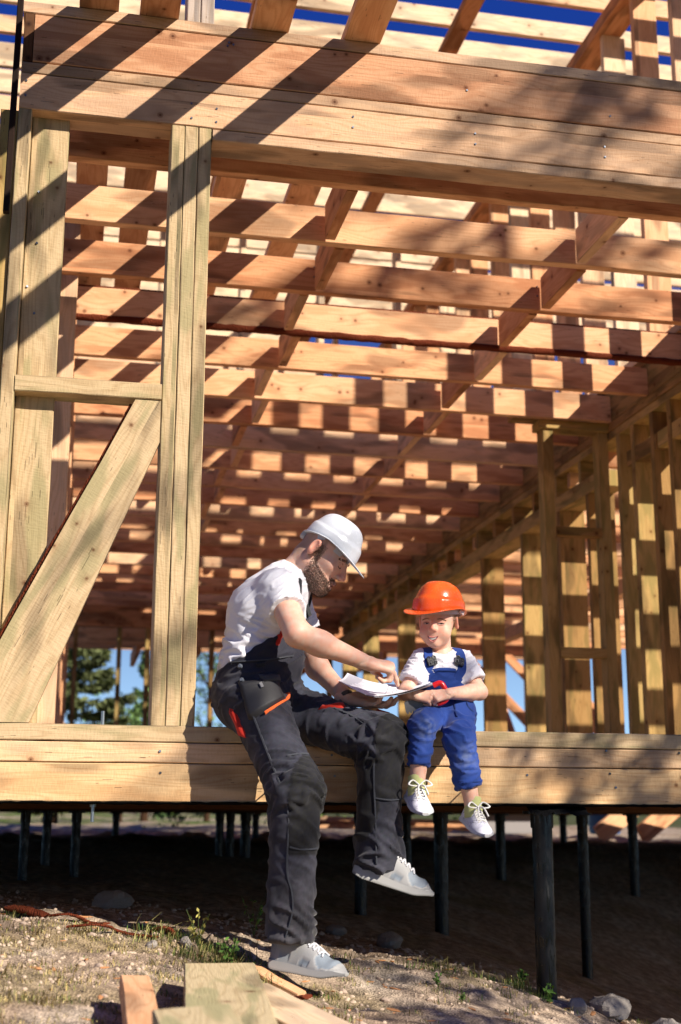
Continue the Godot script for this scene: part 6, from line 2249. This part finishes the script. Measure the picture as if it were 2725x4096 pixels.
func build_ground_cover():
	var r := RandomNumberGenerator.new()
	r.seed = 51
	var patchy := noise(52, 1.6, 3)
	var no := Vector3(99, 0, 0)
	var dry := [Color(0.42, 0.32, 0.14), Color(0.36, 0.26, 0.11), Color(0.48, 0.39, 0.20), Color(0.24, 0.23, 0.08)]
	var grn := [Color(0.10, 0.17, 0.035), Color(0.14, 0.21, 0.05), Color(0.08, 0.13, 0.03), Color(0.30, 0.27, 0.10)]
	scatter("dry_grass", "thin dry yellow grass over the sunlit dirt at left", "grass", blades(r, 12, 0.032, dry).mesh(), M.grass, 1500, 53, func(q):
		var p := Vector3(q.randf_range(-1.3, 0.75), 0, q.randf_range(-0.05, 2.2))
		return p if patchy.get_noise_2d(p.x * 1.6, p.z * 1.6) > q.randf_range(-0.25, 0.25) and not (p.x > 0.3 and p.z < 0.75) else no, 0.6, 1.3)
	scatter("green_grass", "green grass tufts along the edge of the shade", "grass", blades(r, 14, 0.075, grn, 0.018).mesh(), M.grass, 110, 54, func(q):
		var k: int = q.randi() % 8
		var c := [Vector3(0.215, 0, 0.16), Vector3(0.215, 0, 0.16), Vector3(0.29, 0, 0.36), Vector3(-0.50, 0, -0.05), Vector3(1.05, 0, -0.10), Vector3(0.24, 0, 0.25), Vector3(1.30, 0, -0.05), Vector3(0.12, 0, 0.02)]
		var p: Vector3 = c[k] + Vector3(q.randfn() * 0.07, 0, q.randfn() * 0.06)
		return p, 0.5, 1.15)
	scatter("short_grass", "short mixed grass blades between the stones at left", "grass", blades(r, 9, 0.03, [grn[3], grn[0], dry[3], dry[0]]).mesh(), M.grass, 900, 55, func(q):
		var p := Vector3(q.randf_range(-1.1, 1.9), 0, q.randf_range(-0.3, 1.9))
		return p if patchy.get_noise_2d(p.x * 2.1 + 30.0, p.z * 2.1) > q.randf_range(0.0, 0.4) else no, 0.5, 1.2)
	var pale := plain(Color(0.70, 0.62, 0.55), 0.9, 0.3)
	for k in 3:
		scatter("pebbles", ["coarse pale gravel strewn over the dirt", "fine grit and crumbs of earth over the dirt", "brown wood chips and crumbs over the dirt"][k], "gravel" if k < 2 else "wood chips", rock_soup(r, [Vector3(0.012, 0.006, 0.008), Vector3(0.006, 0.004, 0.005), Vector3(0.016, 0.0025, 0.006)][k], 4).mesh(), [pale, M.dirt_bits, M.chip_bits][k], [520, 4200, 260][k], 60 + k, func(q):
			var p := Vector3(q.randf_range(-1.3, 2.3), 0, q.randf_range(-1.6, 2.1) if k < 2 else q.randf_range(-0.6, 1.2))
			return p if gnoise.get_noise_2d(p.x * 2.0 + k * 11.0, p.z * 2.0) > q.randf_range(-0.5, 0.3) else no, 0.5, 2.0)
	# small leafy weeds, each its own plant
	var spots := [[Vector3(0.295, 0, 0.42), 0.06, "small leafy weed beside the white stone near the shoe's heel"], [Vector3(0.255, 0, 0.22), 0.09, "broad leafed weed in the grass left of the near shoe"], [Vector3(0.95, 0, 0.12), 0.04, "small weed on the dappled dirt right of the near shoe"], [Vector3(1.30, 0, -0.08), 0.07, "leafy weed left of the front steel pile's foot"], [Vector3(0.98, 0, 0.30), 0.03, "tiny green weed alone on the dappled dirt"], [Vector3(0.44, 0, -0.55), 0.16, "tall thin weed catching sun in the dark behind the near leg"], [Vector3(0.17, 0, 0.10), 0.13, "yellow seeded weed stalk standing at the shade's edge"], [Vector3(1.36, 0, 0.05), 0.06, "leafy weed against the front steel pile's foot"]]
	for q in spots:
		var s := Soup.new()
		var h: float = q[1]
		for b in 7:
			var a := r.randf() * TAU
			var e := Vector3(cos(a) * 0.35, 1.0, sin(a) * 0.35) * h * r.randf_range(0.5, 1.0)
			s.add(tube([Vector3.ZERO, e * 0.5 + Vector3(0, 0.1 * h, 0), e], [0.0011, 0.0009, 0.0006], 4, false, Color(0.12, 0.17, 0.05)))
			for k in 7:
				var p := e * r.randf_range(0.3, 1.0)
				var d := (rdir(r) + Vector3(0, 0.3, 0)).normalized()
				leaf_soup(s, p, d, minf(0.018, h * 0.28) * r.randf_range(0.7, 1.2), minf(0.005, h * 0.09), (Color(0.40, 0.36, 0.10) if q[2].begins_with("yellow") else Color(0.10, 0.20, 0.04)) * r.randf_range(0.7, 1.3), (rdir(r) + Vector3.UP).normalized())
		var at: Vector3 = q[0]
		at.y = ground_at(at.x, at.z)
		tag(obj("weed", s.mesh(), M.leaf, null, Transform3D(Basis.IDENTITY, at)), q[2], "weed", "weeds at the edge of the shade")
